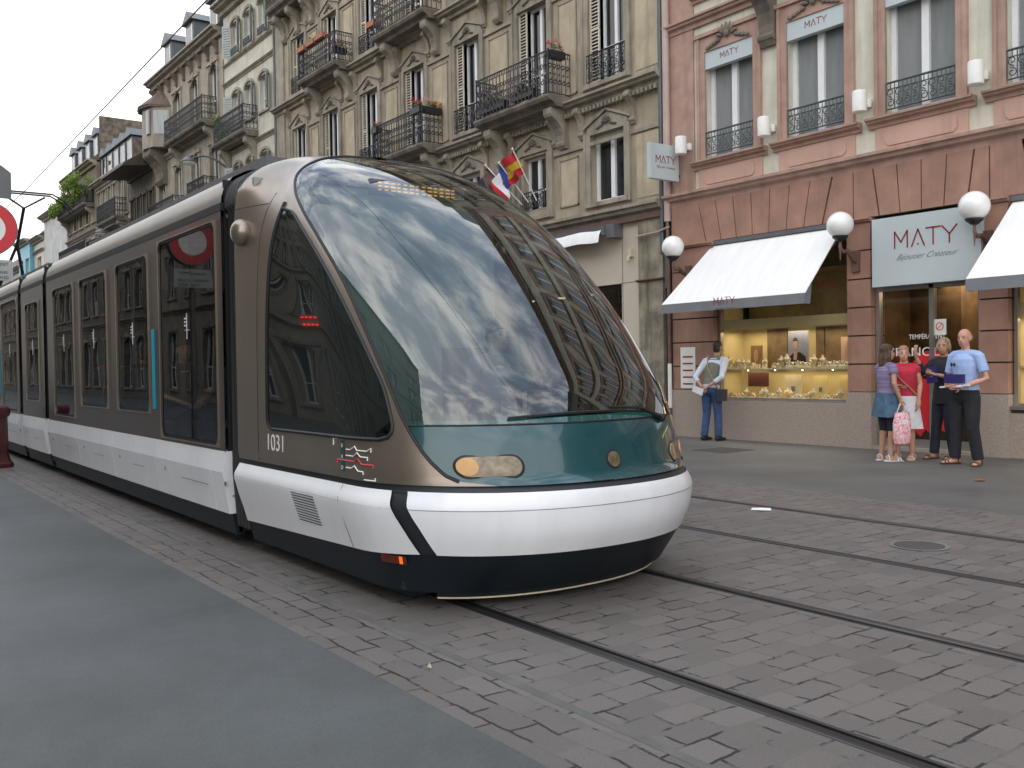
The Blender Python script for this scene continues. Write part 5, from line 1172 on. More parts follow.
# ---- generic further houses
def house(name,label,y0,y1,zt,wm,rows,wins,proto_,ledges,roof='tile',bal=(),ww=1.0,loc=None,rz=0,trim='stone',arch=False,cat='building',group=None,dorm=0,surr=True):
    b=B(name,label,y0,y1,cat,loc,rz,group); n=wins; s=(y1-y0)/n; rows=([(.45,2.6)] if rows[0][0]>2 and y1<68 else [])+rows; cs=[y0+s*(i+.5) for i in range(n)]
    ops=[(y-ww/2,y+ww/2,z,z+h) for z,h in rows for y in cs]
    w_=MB(); wallgrid(w_,y0+.01,y1-.01,0,zt,ops); shellbox(w_,y0+.01,y1-.01,0,zt); b.part(w_,'wall',M[wm])
    c_=MB(); cornice(c_,y0,y1,zt+.12,.35,.5); c_.cut()
    for z in ledges: cornice(c_,y0,y1,z,.2,.2); c_.cut()
    b.part(c_,'cornice',M[trim])
    if surr:
        t=MB()
        for z,h in rows:
            for y in cs:
                for sg_ in (-1,1): t.box(FX-.05,FX+.01,min(y+sg_*ww/2,y+sg_*(ww/2+.16)),max(y+sg_*ww/2,y+sg_*(ww/2+.16)),z-.05,z+h)
                t.box(FX-.09,FX+.01,y-ww/2-.2,y+ww/2+.2,z+h,z+h+.14); t.box(FX-.1,FX+.01,y-ww/2-.2,y+ww/2+.2,z-.12,z-.02)
                if arch:
                    t.prismX([(y-ww/2,z+h),(y-ww/2,z+h-.3),(y-ww*.32,z+h-.1),(y-ww*.1,z+h)],FX-.02,FX+.05); t.prismX([(y+ww/2,z+h),(y+ww/2,z+h-.3),(y+ww*.32,z+h-.1),(y+ww*.1,z+h)],FX-.02,FX+.05)
                    t.ball((FX-.06,y,z+h+.1),(.07,.12,.2),8,6)
                t.cut()
        b.part(t,'window_surround',M[trim])
    w0,h0=proto_
    for z,h in rows:
        for y in cs:
            o=b.put(w0,y,z); o.scale=(1,ww/h0[0],h/h0[1])
    if roof: b.part(MB().prismY([(FX-.3,zt+.1),(FX+2.2,zt+2.4),(FX+6,zt+2.6),(FX+9,zt)],y0,y1),'roof',M[roof])
    for i in range(dorm):
        y=y0+(y1-y0)*(i+.5)/dorm
        d=MB().box(FX+.25,FX+1.9,y-.55,y+.55,zt+.1,zt+1.75); do_=b.part(d,'dormer',M['zinc'])
        MB().prismX([(y-.7,zt+1.75),(y+.7,zt+1.75),(y,zt+2.25)],FX+.1,FX+2.2).build('dormer_roof',M['zinc'],do_,off=b.o)
        MB().box(FX+.22,FX+.26,y-.38,y+.38,zt+.35,zt+1.55).build('dormer_window',M['pane'],do_,off=b.o)
        MB().box(FX+.205,FX+.24,y-.42,y-.36,zt+.3,zt+1.6).box(FX+.205,FX+.24,y+.36,y+.42,zt+.3,zt+1.6).build('dormer_frame',M['white'],do_,off=b.o)
    for (a,c,z) in bal: balcony(b,a,c,z,mslab=M['stone_dark'],rich=(y1<62))
    return b
hd_=house('ornate_townhouse','ornate grey stone town house with curved iron balconies and a slate mansard',37.7,47.4,15.3,'stone',[(5.0,2.0),(8.7,2.2),(12.0,2.2)],4,(W_ARCH,(.95,2.1)),(7.6,11.6),'zinc',[(38.5,43.6,11.75),(38.5,40.6,8.45),(42.6,46.4,8.3)],1.0,arch=True,dorm=3)
bk=MB()
for i in range(9): bracket(bk,38.3+i*1.08,15.0,.55,.35,.18); bk.cut()
hd_.part(bk,'cornice_bracket',M['stone_dark'])
# polygonal oriel with its own small roof on the far corner
oc=Vector((FX-.1,46.0,0)); poly=[(FX,44.7),(FX-.75,45.1),(FX-.95,45.9),(FX-.75,46.8),(FX,47.3)]
ori=hd_.part(MB().prismZ(poly,11.9,13.75),'oriel',M['stone'])
MB().prismZ([(x-.18 if x<FX else x,y) for x,y in poly],13.75,13.85).add([(x-.22 if x<FX else x,y,13.85) for x,y in poly]+[(FX,46,14.9)],[(0,1,5),(1,2,5),(2,3,5),(3,4,5)]).build('oriel_roof',M['tile'],ori,off=hd_.o)
g=MB(); g.prismZ([(FX-.1,44.72),(FX-.70,45.06),(FX-.72,45.10),(FX-.1,44.78)],12.5,13.6)
g.box(FX-.92,FX-.84,45.2,45.55,12.5,13.6).build('oriel_window',M['curtain'],ori,off=hd_.o)
bracket(g2:=MB(),46.0,11.9,1.6,.8,1.2); g2.build('oriel_console',M['stone_dark'],ori,off=hd_.o)
house('gabled_townhouse','dark narrow town house with an overhanging timber roof beyond the ornate one',47.5,52.0,11.6,'stone_dark',[(5.0,1.9),(8.2,2.2)],4,(W_GEN,(1.1,1.7)),(7.6,),None,(),.55,trim='wood')
gb2=bpy.data.objects['gabled_townhouse']
MB().prismY([(-1.5,11.4),(-1.45,11.55),(2.8,14.2),(9,11.6),(0,11.55)],0,4.5).build('roof',M['wood'],gb2)
f_=house('white_townhouse','white rendered town house with a rubble gable and long iron balcony',52.1,59.1,12.3,'pale',[(4.6,1.9),(7.4,2.0),(10.0,1.9)],6,(W_GEN,(1.1,1.7)),(6.9,9.6),'zinc',[(52.6,56.5,9.75),(53.0,58.0,7.0)],.62,dorm=5)
f_.part(MB().prismX([(52.06,0),(52.10,0)] and [(52.04,0),(52.09,0),(52.09,13.9),(52.04,13.9)],FX+.25,FX+9),'gable_wall',M['rubble'])
g_=house('balconied_townhouse','brown town house with a rubble gable and balconies overgrown with greenery',59.2,67.4,13.9,'stone_far',[(4.6,1.9),(7.4,2.0),(10.5,1.9)],5,(W_GEN,(1.1,1.7)),(6.9,10.0),'tile',[(59.6,67,11.5),(59.6,67,8.3)],.8,dorm=4)
g_.part(MB().box(FX+.2,FX+9,59.13,59.19,0,16.6),'gable_wall',M['rubble'])
for (y,z,l) in ((60.4,12.75,'light green climbing plant on the nearest overgrown balcony'),(62.9,12.6,'light green bushy plant in the middle of the overgrown balcony'),(65.6,12.3,'light green trailing plant at the far end of the overgrown balcony')):
    r=empty('balcony_plant',(12.9,y,z),l,'plant'); g=MB(); 
    for _ in range(14): leafy(g,(rn.uniform(-.5,.3),rn.uniform(-1.3,1.3),rn.uniform(-.8,.6)),(.26,.42,.32),80,.08,rn); g.build('leaves',M['leaf_light'],r)
h2=house('white_gable_house','whitewashed house with a plain wall far down the street',67.5,75.2,12.6,'whitewall',[(5.0,1.6)],2,(W_GEN,(1.1,1.7)),(),'tile',(),.9,surr=False)
house('distant_house','narrow cream house with one flat canopy far down the street',75.3,79.2,11.4,'shopcream',[(5.0,1.6),(8.4,1.7)],1,(W_GEN,(1.1,1.7)),(10.6,),'tile',(),1.6,surr=False)
cy=house('blue_clad_house','sky blue clad narrow building far down the street',79.3,84.0,11.6,'cyan',[(6,1.6),(9,1.3)],2,(W_GEN,(1.1,1.7)),(),None,(),1.4,surr=False)
cy.root.location.x-=.3
house('far_corner_house','pale house closing the view at the far end of the street',84.1,125,10,'pale',[(4,1.8),(7,1.8)],7,(W_GEN,(1.1,1.7)),(6,),'tile',(),1.2,surr=False)
# houses behind the viewer on the same side and across the street: seen mirrored in the tram glass
house('stone_house','grey stone house mirrored in the right part of the tram windscreen',-15.0,-3.3,15.5,'stone_far',[(5.0,2.0),(8.3,2.0),(11.6,2.0)],6,(W_GEN,(1.1,1.7)),(4.5,7.7,11.0),'zinc',[(-10,-7,7.9)],1.1)
house('dark_house','dark house mirrored high in the right part of the tram windscreen',-32.0,-15.1,16.5,'stone_dark',[(5.0,2.0),(8.3,2.0),(11.6,2.0)],8,(W_GEN,(1.1,1.7)),(4.5,7.7,11.0),'zinc',(),1.1)
LX=-8.6
for i,(yb,ln,zt,wm,nm,lb) in enumerate(((2,13,15.5,'stone','arcade_house','grey stone arcade house mirrored in the tram cab side window'),(16,15,15.0,'beige','opposite_house','ochre house mirrored in the tram side windows'),(31.5,18,16,'stone','opposite_stone_house','tall stone house mirrored in the rear tram windows'),(50,60,16,'stone_dark','opposite_terrace','long dark terrace across the street mirrored in the rearmost tram windows'))):
    hh=house(nm,lb,yb,yb+ln,zt,wm,[(0.6,2.7),(4.9,2.0),(8.1,2.0),(11.0,1.7)],int(ln/2.4),(W_GEN,(1.1,1.7)),(4.3,7.6),'zinc',(),1.25,arch=True)
    hh.root.rotation_euler=(0,0,PI); hh.root.location=(LX,yb+ln,0)
# street lamps on wall arms
def armlamp(x,y,z,my,mz,label):
    r=empty('street_lamp',(FX,my,mz),label,'street lamp'); o=(FX,my,mz)
    pts=[(FX,my,mz)]+[(FX+(x-FX)*t,my+(y-my)*t,mz+(z-mz)*t+.35*math.sin(t*PI)*.8) for t in (.2,.4,.6,.8,1)]
    MB().tube(pts,.04,8).build('arm',M['zinc'],r,True,off=o)
    MB().lathe([(.0,.16),(.08,.15),(.2,.06),(.30,-.05),(.30,-.09),(.0,-.09)],(x,y,z),16).build('lamp_head',M['zinc'],r,True,off=o)
    MB().lathe([(.0,-.22),(.14,-.2),(.24,-.14),(.26,-.085),(.0,-.085)],(x,y,z),16).build('diffuser',M['globe'],r,True,off=o)
armlamp(12.39,38.5,10.0,37.75,9.75,'grey street lamp on a curved arm in front of the ornate stone house')
armlamp(12.1,52,8.75,51.8,9.1,'grey street lamp on a curved arm further down, before the white house')
# road sign post
sg=empty('road_sign',(1.50,11.35,0),'round red and white no entry for vehicles sign with grey plates at the left edge','road sign')
MB().tube([(0,0,0),(0,0,4.1)],.035,10).build('post',M['greyback'],sg,True)
def disc(r0,r1,y,z,m,name,par,th=.004):
    n=40; mb=MB()
    vs=[(r1*math.cos(2*PI*k/n),y,z+r1*math.sin(2*PI*k/n)) for k in range(n)]
    if r0==0: mb.add(vs,[tuple(range(n))])
    else: mb.add(vs+[(r0*math.cos(2*PI*k/n),y,z+r0*math.sin(2*PI*k/n)) for k in range(n)],[(k,(k+1)%n,n+(k+1)%n,n+k) for k in range(n)])
    return mb.build(name,m,par)
pl_=MB(); n=40; pl_.add([(.285*math.cos(2*PI*k/n),y,2.95+.285*math.sin(2*PI*k/n)) for y in (-.05,-.065) for k in range(n)],[tuple(range(n)),tuple(range(2*n-1,n-1,-1))]+[(k,(k+1)%n,n+(k+1)%n,n+k) for k in range(n)]); rd=pl_.build('sign_disc',M['greyback'],sg)
disc(.165,.275,-.068,2.95,M['red'],'red_ring',rd); disc(0,.165,-.068,2.95,M['lampwhite'],'white_field',rd)
pl2=MB(); pl2.add([(.285*math.cos(2*PI*k/n),y,2.95+.285*math.sin(2*PI*k/n)) for y in (.05,.065) for k in range(n)],[tuple(range(n)),tuple(range(2*n-1,n-1,-1))]+[(k,(k+1)%n,n+(k+1)%n,n+k) for k in range(n)]); rd=pl2.build('sign_disc',M['greyback'],sg)
disc(.165,.275,.068,2.95,M['red'],'red_ring',rd); disc(0,.165,.068,2.95,M['lampwhite'],'white_field',rd)
pt=MB().box(-.225,.225,-.065,-.05,2.40,2.62).build('plate',mat('pale_plate',(.42,.43,.42),.5,.05),sg)
text_obj('LIVRAISONS',.06,M['signink'],'plate_lettering',pt,(0,-.067,2.555),(1,0,0),ZF,ext=.0005) if False else None
text_obj('SAUF RIVERAINS',.046,M['black'],'plate_lettering',pt,(0,-.067,2.54),(1,0,0),ZF,ext=.0005) if False else None
text_obj('CHARGEMENT',.05,M['black'],'plate_lettering',pt,(.02,-.067,2.555),(1,0,0),ZF,ext=.0005)
text_obj('LIVRAISON AUTORISÉE',.036,M['black'],'plate_lettering',pt,(0,-.067,2.475),(1,0,0),ZF,ext=.0005,xs=.95)
text_obj('7H30 - 9H30',.05,M['black'],'plate_lettering',pt,(.05,-.067,2.415),(1,0,0),ZF,ext=.0005)
MB().add([(x,y,z) for y in (-.04,-.03) for x,z in ((-.32,3.28),(.30-.07,3.28),(.235,3.32),(.235,3.56),(.16,3.62),(.0,3.72),(-.3,3.5))],[tuple(range(7)),tuple(range(13,6,-1))]+[(k,(k+1)%7,7+(k+1)%7,7+k) for k in range(7)]).build('upper_sign_back',M['greyback'],sg)
# bollard
bo=empty('cast_iron_bollard',(2.16,15.9,0),'dark red cast iron bollard at the left edge beside the tram','bollard')
MB().lathe([(.0,0),(.22,0),(.22,.06),(.19,.09),(.17,.14),(.155,.2),(.15,.72),(.15,.76)],(0,0,0),8).build('shaft',M['maroon'],bo)
MB().lathe([(.0,.76),(.17,.76),(.19,.80),(.19,.86),(.165,.90),(.10,.93),(.0,.94)],(0,0,0),8).build('cap',M['maroon'],bo)
for o in protos: kill(o)
# ------------------------------------------------------------------ people
def remesh(mb,name,m,parent,vox=.012,smooth=2):
    me=bpy.data.meshes.new(name+'_raw'); me.from_pydata([tuple(v) for v in mb.v],[],mb.f)
    bm=bmesh.new(); bm.from_mesh(me); bmesh.ops.recalc_face_normals(bm,faces=bm.faces); bm.to_mesh(me); bm.free()
    t=bpy.data.objects.new('raw',me); COL.objects.link(t)
    a=t.modifiers.new('r','REMESH'); a.mode='VOXEL'; a.voxel_size=vox; a.use_smooth_shade=True
    b=t.modifiers.new('s','SMOOTH'); b.factor=.5; b.iterations=smooth
    dg=bpy.context.evaluated_depsgraph_get(); dg.update()
    out=bpy.data.meshes.new_from_object(t.evaluated_get(dg)); out.name=name
    bpy.data.objects.remove(t); bpy.data.meshes.remove(me)
    out.materials.clear(); out.materials.append(m)
    for p in out.polygons: p.use_smooth=True
    o=bpy.data.objects.new(name,out); COL.objects.link(o)
    if parent: o.parent=parent
    return o
def V(*a): return Vector(a)
def hand(mb,wrist,d,palm,curl=.5,L_=.18):
    """d pointing direction, palm = palm normal; five separate fingers"""
    d=Vector(d).normalized(); pn=Vector(palm); pn=(pn-d*pn.dot(d)).normalized(); s=d.cross(pn)
    mb.tube([wrist-d*.02,wrist+d*.035,wrist+d*.09],[(.026,.022),(.036,.018),(.036,.016)],8,True,True)
    for k,(o,l) in enumerate(((-.028,.062),(-.010,.075),(.009,.080),(.027,.072))):
        p=wrist+d*.085+s*o; a=curl*.9; q=p+(d*math.cos(a*.4)+pn*math.sin(a*.4))*l*.45; r=q+(d*math.cos(a)+pn*math.sin(a))*l*.32; t=r+(d*math.cos(a*1.6)+pn*math.sin(a*1.6))*l*.25
        mb.tube([p-d*.02,p,q,r,t],[.009,.0095,.009,.008,.006],6,True,True)
    p=wrist+d*.03+s*.030; q=p+(s*.7+d*.6+pn*.3).normalized()*.035; r=q+(d*.9+s*.25+pn*.35).normalized()*.032
    mb.tube([p-s*.015,p,q,r],[.012,.013,.011,.008],6,True,True)
def head(mb,c,yaw=0,pitch=0,s=1.0):
    """adds skull, jaw, nose, ears; returns transform"""
    M_=Matrix.Translation(Vector(c))@Matrix.Rotation(yaw,4,'Z')@Matrix.Rotation(-pitch,4,'X')
    def T(p): return M_@(Vector(p)*s)
    r3=M_.to_3x3()
    mb.ball(T((0,-.012,.025)),(.074*s,.094*s,.092*s),16,12,r3)
    mb.ball(T((0,.022,-.035)),(.058*s,.066*s,.082*s),14,10,r3)
    mb.ball(T((0,.050,-.082)),(.032*s,.030*s,.026*s),10,8,r3)
    mb.tube([T((0,.080,.018)),T((0,.100,-.016)),T((0,.094,-.026))],[.009*s,.014*s,.012*s],8,True,True)
    for sx in (-1,1): mb.ball(T((sx*.074,-.006,-.008)),(.012*s,.020*s,.030*s),8,6,r3)
    mb.tube([T((-.020,.080,-.055)),T((0,.088,-.055)),T((.020,.080,-.055))],.008*s,6,True,True)
    return T,r3
def face(T,r3,parent,s=1.0,glasses=False,brow='wood'):
    e=MB()
    for sx in (-1,1): e.ball(T((sx*.030,.076,.010)),(.010*s,.008*s,.006*s),8,6,r3); e.tube([T((sx*.015,.086,.030)),T((sx*.045,.074,.031))],.003*s,4)
    e.build('eyes',M[brow] if brow in M else M['wood'],parent,True)
    m=MB(); m.tube([T((-.020,.088,-.056)),T((0,.096,-.056)),T((.020,.088,-.056))],.004*s,5); m.build('mouth',MOUTH,parent,True)
MOUTH=mat('lips',(.42,.14,.12),.5,.05)
def hair(T,r3,parent,m,s=1.0,kind='short'):
    g=MB()
    if kind=='short':
        g.ball(T((0,-.018,.058)),(.083*s,.098*s,.078*s),14,10,r3); g.ball(T((0,-.060,.0)),(.072*s,.055*s,.085*s),12,8,r3)
    elif kind=='bob':
        g.ball(T((0,-.026,.056)),(.090*s,.100*s,.084*s),14,10,r3); g.ball(T((0,-.060,-.01)),(.090*s,.065*s,.105*s),12,8,r3)
        for sx in (-1,1): g.ball(T((sx*.078,-.018,-.01)),(.024*s,.046*s,.085*s),10,8,r3)
    elif kind=='long':
        g.ball(T((0,-.026,.056)),(.092*s,.102*s,.086*s),14,10,r3); g.tube([T((0,-.05,.03)),T((0,-.075,-.08)),T((0,-.085,-.19))],[(.085*s,.06*s),(.092*s,.055*s),(.075*s,.035*s)],12,True,True)
        for sx in (-1,1): g.tube([T((sx*.075,-.01,.03)),T((sx*.085,-.012,-.07)),T((sx*.07,-.02,-.15))],[.026*s,.028*s,.016*s],8,True,True)
    elif kind=='fringe':
        g.ball(T((0,-.072,.005)),(.074*s,.040*s,.050*s),12,8,r3)
        for sx in (-1,1): g.ball(T((sx*.072,-.03,.01)),(.012*s,.04*s,.035*s),8,6,r3)
    remesh(g,'hair',m,parent,.011,3)
def person(name_label,loc,rz,body,group=None):
    r=empty('person',loc,name_label,'person',group,rz); return r
def std_body(r,H=1.75,female=False,lean=0,arms=None,legs=None,hyaw=0,hpitch=0,skin=None,neck=True,build=1.0,hcurl=.5,feet=True,foot_dir=None):
    """builds the one continuous body; returns key joints. +y is forward"""
    k=H/1.75; sh=(.165 if female else .195)*k; hip=.092*k
    L0=lambda x,y,z: V(x,y+lean*max(0,(z-.95)),z)*1.0
    J={}
    J['pel']=V(0,0,.95)*k; J['waist']=V(0,lean*.12,1.08*k); J['chest']=V(0,lean*.30,1.28*k); J['neck']=V(0,lean*.50,1.47*k); J['head']=V(0,lean*.62+.025,1.635*k)
    J['shL']=V(-sh,lean*.45,1.42*k); J['shR']=V(sh,lean*.45,1.42*k)
    for s_,n_ in ((-1,'L'),(1,'R')):
        a=(arms or {}).get(n_) or (V(s_*(sh+.05),lean*.3-.02,1.13*k),V(s_*(sh+.05),lean*.2+.05,.89*k))
        J['el'+n_]=a[0]; J['wr'+n_]=a[1]
        l=(legs or {}).get(n_) or (V(s_*hip*1.05,.02,.50*k),V(s_*hip*1.15,-.02,.085*k))
        J['kn'+n_]=l[0]; J['an'+n_]=l[1]; J['hp'+n_]=V(s_*hip,0,.90*k)
    mb=MB(); b=build
    mb.tube([J['pel']-V(0,0,.06),J['pel'],J['waist'],J['chest'],J['chest']+V(0,lean*.12,.12*k)],[(.14*b,.10*b),(.155*b,.11*b),(.125*b,.095*b),(.155*b,.11*b),(.12*b,.085*b)],14,True,True)
    mb.tube([J['shL'],(J['shL']+J['shR'])/2+V(0,0,.02),J['shR']],[.048,.065,.048],10,True,True)
    mb.tube([J['neck']-V(0,0,.05),J['neck'],J['head']-V(0,.02,.07)],[.062,.054,.052],10,True,True)
    for n_ in 'LR':
        mb.tube([J['sh'+n_],(J['sh'+n_]+J['el'+n_])/2,J['el'+n_],J['el'+n_].lerp(J['wr'+n_],.35),J['wr'+n_]],[.048*b,.043*b,.036,.037*b,.024],10,True,True)
        mb.tube([J['hp'+n_],J['hp'+n_].lerp(J['kn'+n_],.5),J['kn'+n_],J['kn'+n_].lerp(J['an'+n_],.3),J['an'+n_]],[.080*b,.070*b,.052,.054*b,.034],10,True,True)
        fd=(foot_dir or {}).get(n_,V(0,1,0)); a=J['an'+n_]
        mb.tube([a-fd*.05+V(0,0,-.045),a+fd*.02+V(0,0,-.042),a+fd*.12+V(0,0,-.058),a+fd*.17+V(0,0,-.062)],[(.03,.03),(.036,.036),(.042,.022),(.036,.016)],10,True,True)
    T,r3=head(mb,J['head'],hyaw,hpitch,k*1.05)
    o=remesh(mb,'body',skin or SKIN,r,.012,2)
    # hands join the wrists as part of the same mesh
    hm=MB()
    for s_,n_ in ((-1,'L'),(1,'R')):
        d=(J['wr'+n_]-J['el'+n_]).normalized(); pn=J.get('palm'+n_) or V(-s_,0.2,0)
        hand(hm,J['wr'+n_],(arms or {}).get('d'+n_,d),(arms or {}).get('p'+n_,pn),hcurl)
    bm=bmesh.new(); bm.from_mesh(o.data); t=bpy.data.meshes.new('h'); t.from_pydata([tuple(v) for v in hm.v],[],hm.f); bm.from_mesh(t)
    bmesh.ops.recalc_face_normals(bm,faces=bm.faces)
    for f in bm.faces: f.smooth=True
    bm.to_mesh(o.data); bm.free(); bpy.data.meshes.remove(t)
    return J,T,r3,o,k
def top(r,J,m,name='shirt',sleeve=.5,k=1,b=1.0,hem=.90,extra=.014,collar=True,arms='LR',flare=0,lean=0):
    mb=MB(); e=extra
    zz=V(0,0,hem*k); lo=V(0,0,hem*k)
    mb.tube([lo,J['pel']+V(0,0,.02),J['waist'],J['chest'],J['chest']+(J['neck']-J['chest'])*.45,J['chest']+(J['neck']-J['chest'])*.78],[(.160*b+e+flare,.115*b+e+flare),(.160*b+e,.115*b+e),(.135*b+e,.10*b+e),(.160*b+e,.115*b+e),(.155*b+e,.108*b+e),(.10*b+e,.080*b+e)],16)
    mb.tube([J['shL'],(J['shL']+J['shR'])/2+V(0,0,.012),J['shR']],[.050+e*.5,.066+e*.6,.050+e*.5],12,True,True)
    for n_ in arms:
        a,c,w=J['sh'+n_],J['el'+n_],J['wr'+n_]
        if sleeve<=1: pts=[a,a.lerp(c,sleeve*.6),a.lerp(c,sleeve)]; rr=[.053+e,.050+e,.047+e*1.15]
        else: pts=[a,a.lerp(c,.5),c,c.lerp(w,(sleeve-1))]; rr=[.056*b+e,.050*b+e,.043+e,.034+e]
        if sleeve>0: mb.tube(pts,rr,10)
    return remesh(mb,name,m,r,.011,2)
def trousers(r,J,m,k=1,b=1.0,name='trousers',topz=.99,to=1.0,e=.014):
    mb=MB(); pl=V(0,0,.86*k)
    mb.tube([V(0,J['waist'].y*.3,topz*k),V(0,0,.93*k),V(0,0,.86*k),V(0,0,.80*k)],[(.142*b+e,.108*b+e),(.162*b+e,.120*b+e),(.168*b+e,.118*b+e),(.14*b,.09*b)],16)
    for n_ in 'LR':
        h,kn,a=J['hp'+n_],J['kn'+n_],J['an'+n_]
        if to>=1: mb.tube([h-V(0,0,.02),h.lerp(kn,.5),kn,kn.lerp(a,.5),a+V(0,0,-.005)],[.088*b+e,.080*b+e,.062*b+e,.058*b+e,.056*b+e],12)
        else: mb.tube([h-V(0,0,.02),h.lerp(kn,.5),h.lerp(kn,to)],[.088*b+e,.080*b+e,.07*b+e],12)
    return remesh(mb,name,m,r,.012,3)
def skirt(r,J,m,k,z0,z1,r0,r1,name='skirt',b=1):
    n=40; mb=MB(); rows=[]
    for i in range(9):
        t=i/8; z=z0+(z1-z0)*t; q=r0+(r1-r0)*t
        rows.append([( (q+.022*t*math.sin(7*a))*1.15*math.cos(a),(q+.022*t*math.sin(7*a+1))*.85*math.sin(a),z) for a in [2*PI*j/n for j in range(n+1)]])
    for t in (.93,.85): rows.append([(x*t,y*t,z1) for x,y,z in rows[8]])
    mb.grid(rows); return mb.build(name,m,r,True)
def shoes(r,J,m,foot_dir=None,name='shoe',sandal=False,heel=.02,sole=None):
    for n_ in 'LR':
        fd=(foot_dir or {}).get(n_,V(0,1,0)); a=J['an'+n_]; s_=MB()
        base=a.z-.085
        if sandal:
            s_.tube([a-fd*.075+V(0,0,-.070),a+fd*.05+V(0,0,-.074),a+fd*.185+V(0,0,-.076)],[(.038,.012),(.045,.010),(.046,.010)],10,True,True)
            for t in (.10,.14): s_.tube([a+fd*t+fd.cross(V(0,0,1))*x+V(0,0,z) for x,z in ((-.050,-.075),(-.03,-.040),(0,-.030),(.03,-.040),(.05,-.075))],.010,5)
            s_.tube([a-fd*.03+fd.cross(V(0,0,1))*x+V(0,0,z) for x,z in ((-.042,-.06),(-.04,-.01),(0,.01),(.04,-.01),(.042,-.06))],.008,5)
        else:
            s_.tube([a-fd*.06+V(0,0,-.040),a+fd*.03+V(0,0,-.038),a+fd*.13+V(0,0,-.055),a+fd*.195+V(0,0,-.062)],[(.042,.045),(.045,.046),(.052,.030),(.044,.022)],12,True,True)
        so=s_.build(name,m,r,True)
CL=lambda n,c,v=.12: mat(n,c,.85,v,9,.9,13)
C=dict(jeans=CL('blue_jeans',(.045,.085,.20),.2),vest=CL('grey_green_vest',(.17,.18,.14)),wshirt=CL('white_shirt',(.62,.64,.74),.08),navy=CL('dark_navy_bag',(.03,.035,.06)),strap=CL('tan_strap',(.38,.26,.15)),
 purple=mat('striped_purple_top',(.27,.22,.34),.85,.12,9,.9,13,col2=(.13,.10,.20),stretch=(.3,.3,6)),denim=CL('pleated_denim',(.07,.14,.22),.25),whitec=CL('white_cotton',(.72,.72,.74),.06),redtop=CL('red_top',(.52,.025,.055)),blackc=CL('black_clothes',(.016,.016,.022)),
 navyj=CL('dark_jeans',(.014,.018,.035),.2),polo=CL('light_blue_polo',(.36,.48,.76),.06),brownshoe=mat('brown_sandal',(.12,.06,.035),.6,.15),darkshoe=mat('dark_shoe',(.03,.022,.02),.5),
 brown=mat('brown_hair',(.11,.06,.035),.6,.4,40,.9,60,stretch=(1,1,.15)),blond=mat('grey_blond_hair',(.40,.31,.19),.6,.4,40,.9,60,stretch=(1,1,.15)),ginger=mat('short_reddish_hair',(.35,.20,.11),.6,.2,40),dark=mat('dark_grey_hair',(.045,.038,.035),.6,.25,40),grey=mat('thin_grey_hair',(.35,.33,.30),.7,.2,40),
 folder=mat('purple_folder',(.035,.022,.15),.5,.1),leg=CL('dark_leggings',(.02,.02,.035)),tan=mat('tanned_skin',(.44,.24,.16),.55,.06,6),ruddy=mat('ruddy_skin',(.58,.30,.22),.5,.06,6),cork=mat('wedge_sole',(.62,.50,.34),.7))
# 1: man looking into the shop window, seen from behind
r=person('man in grey green vest and jeans, hands behind his back, bending towards the jewellery window',(13.02,11.48,0),R(-82),None)
arms={'L':(V(-.27,-.10,1.15),V(-.06,-.215,.985)),'R':(V(.27,-.08,1.15),V(.04,-.225,.965)),'dL':V(.7,-.1,-.55),'dR':V(-.75,-.1,-.35),'pL':V(0,-1,0),'pR':V(0,-1,0.2)}
J,T,r3,_,k=std_body(r,1.80,lean=.36,arms=arms,hpitch=-.22,legs={'L':(V(-.11,.02,.50),V(-.13,-.04,.09)),'R':(V(.11,.05,.50),V(.13,.03,.09))},skin=C['tan'])
face(T,r3,r); hair(T,r3,r,C['dark'],k,'short')
top(r,J,C['wshirt'],'shirt',1.45,k,1.04,hem=.93,extra=.010); 
mb=MB(); mb.tube([V(0,0,.96)*k,J['waist'],J['chest'],J['chest']+(J['neck']-J['chest'])*.7],[(.178,.138),(.165,.132),(.186,.142),(.135,.105)],16); mb.tube([J['shL']*.80+J['shR']*.20,(J['shL']+J['shR'])/2+V(0,0,.025),J['shR']*.80+J['shL']*.20],[.066,.082,.066],10,True,True); remesh(mb,'vest',C['vest'],r,.012,3)
trousers(r,J,C['jeans'],k,.98); shoes(r,J,C['darkshoe'])
MB().tube([J['shL']+V(.05,-.02,.085),J['chest']+V(-.05,-.155,.02),J['waist']+V(.12,-.150,-.02),V(.205,-.07,.93)],(.022,.006) and [.014]*4,6).build('bag_strap',C['strap'],r,True)
bg2=empty('shoulder_bag',(0,0,0),'dark navy shoulder bag hanging on the hip of the man at the shop window','bag'); bg2.matrix_world=Matrix.Translation((13.02,11.48,0))@Matrix.Rotation(R(-82),4,'Z')@Matrix.Translation((.235,-.03,.72))
MB().box(-.05,.05,-.10,.10,0,.20).build('bag_body',C['navy'],bg2); MB().box(-.06,.06,-.105,.105,.10,.215).build('bag_flap',C['navy'],bg2)
pp=MB().box(-.15,.07,-.012,.012,-.05,.06).build('folded_paper',C['whitec']); tag(pp,'folded white papers held behind the back of the man at the shop window','papers'); pp.matrix_world=Matrix.Translation((13.02,11.48,0))@Matrix.Rotation(R(-82),4,'Z')@Matrix.Translation((-.06,-.275,.90))@Matrix.Rotation(R(20),4,'Y')
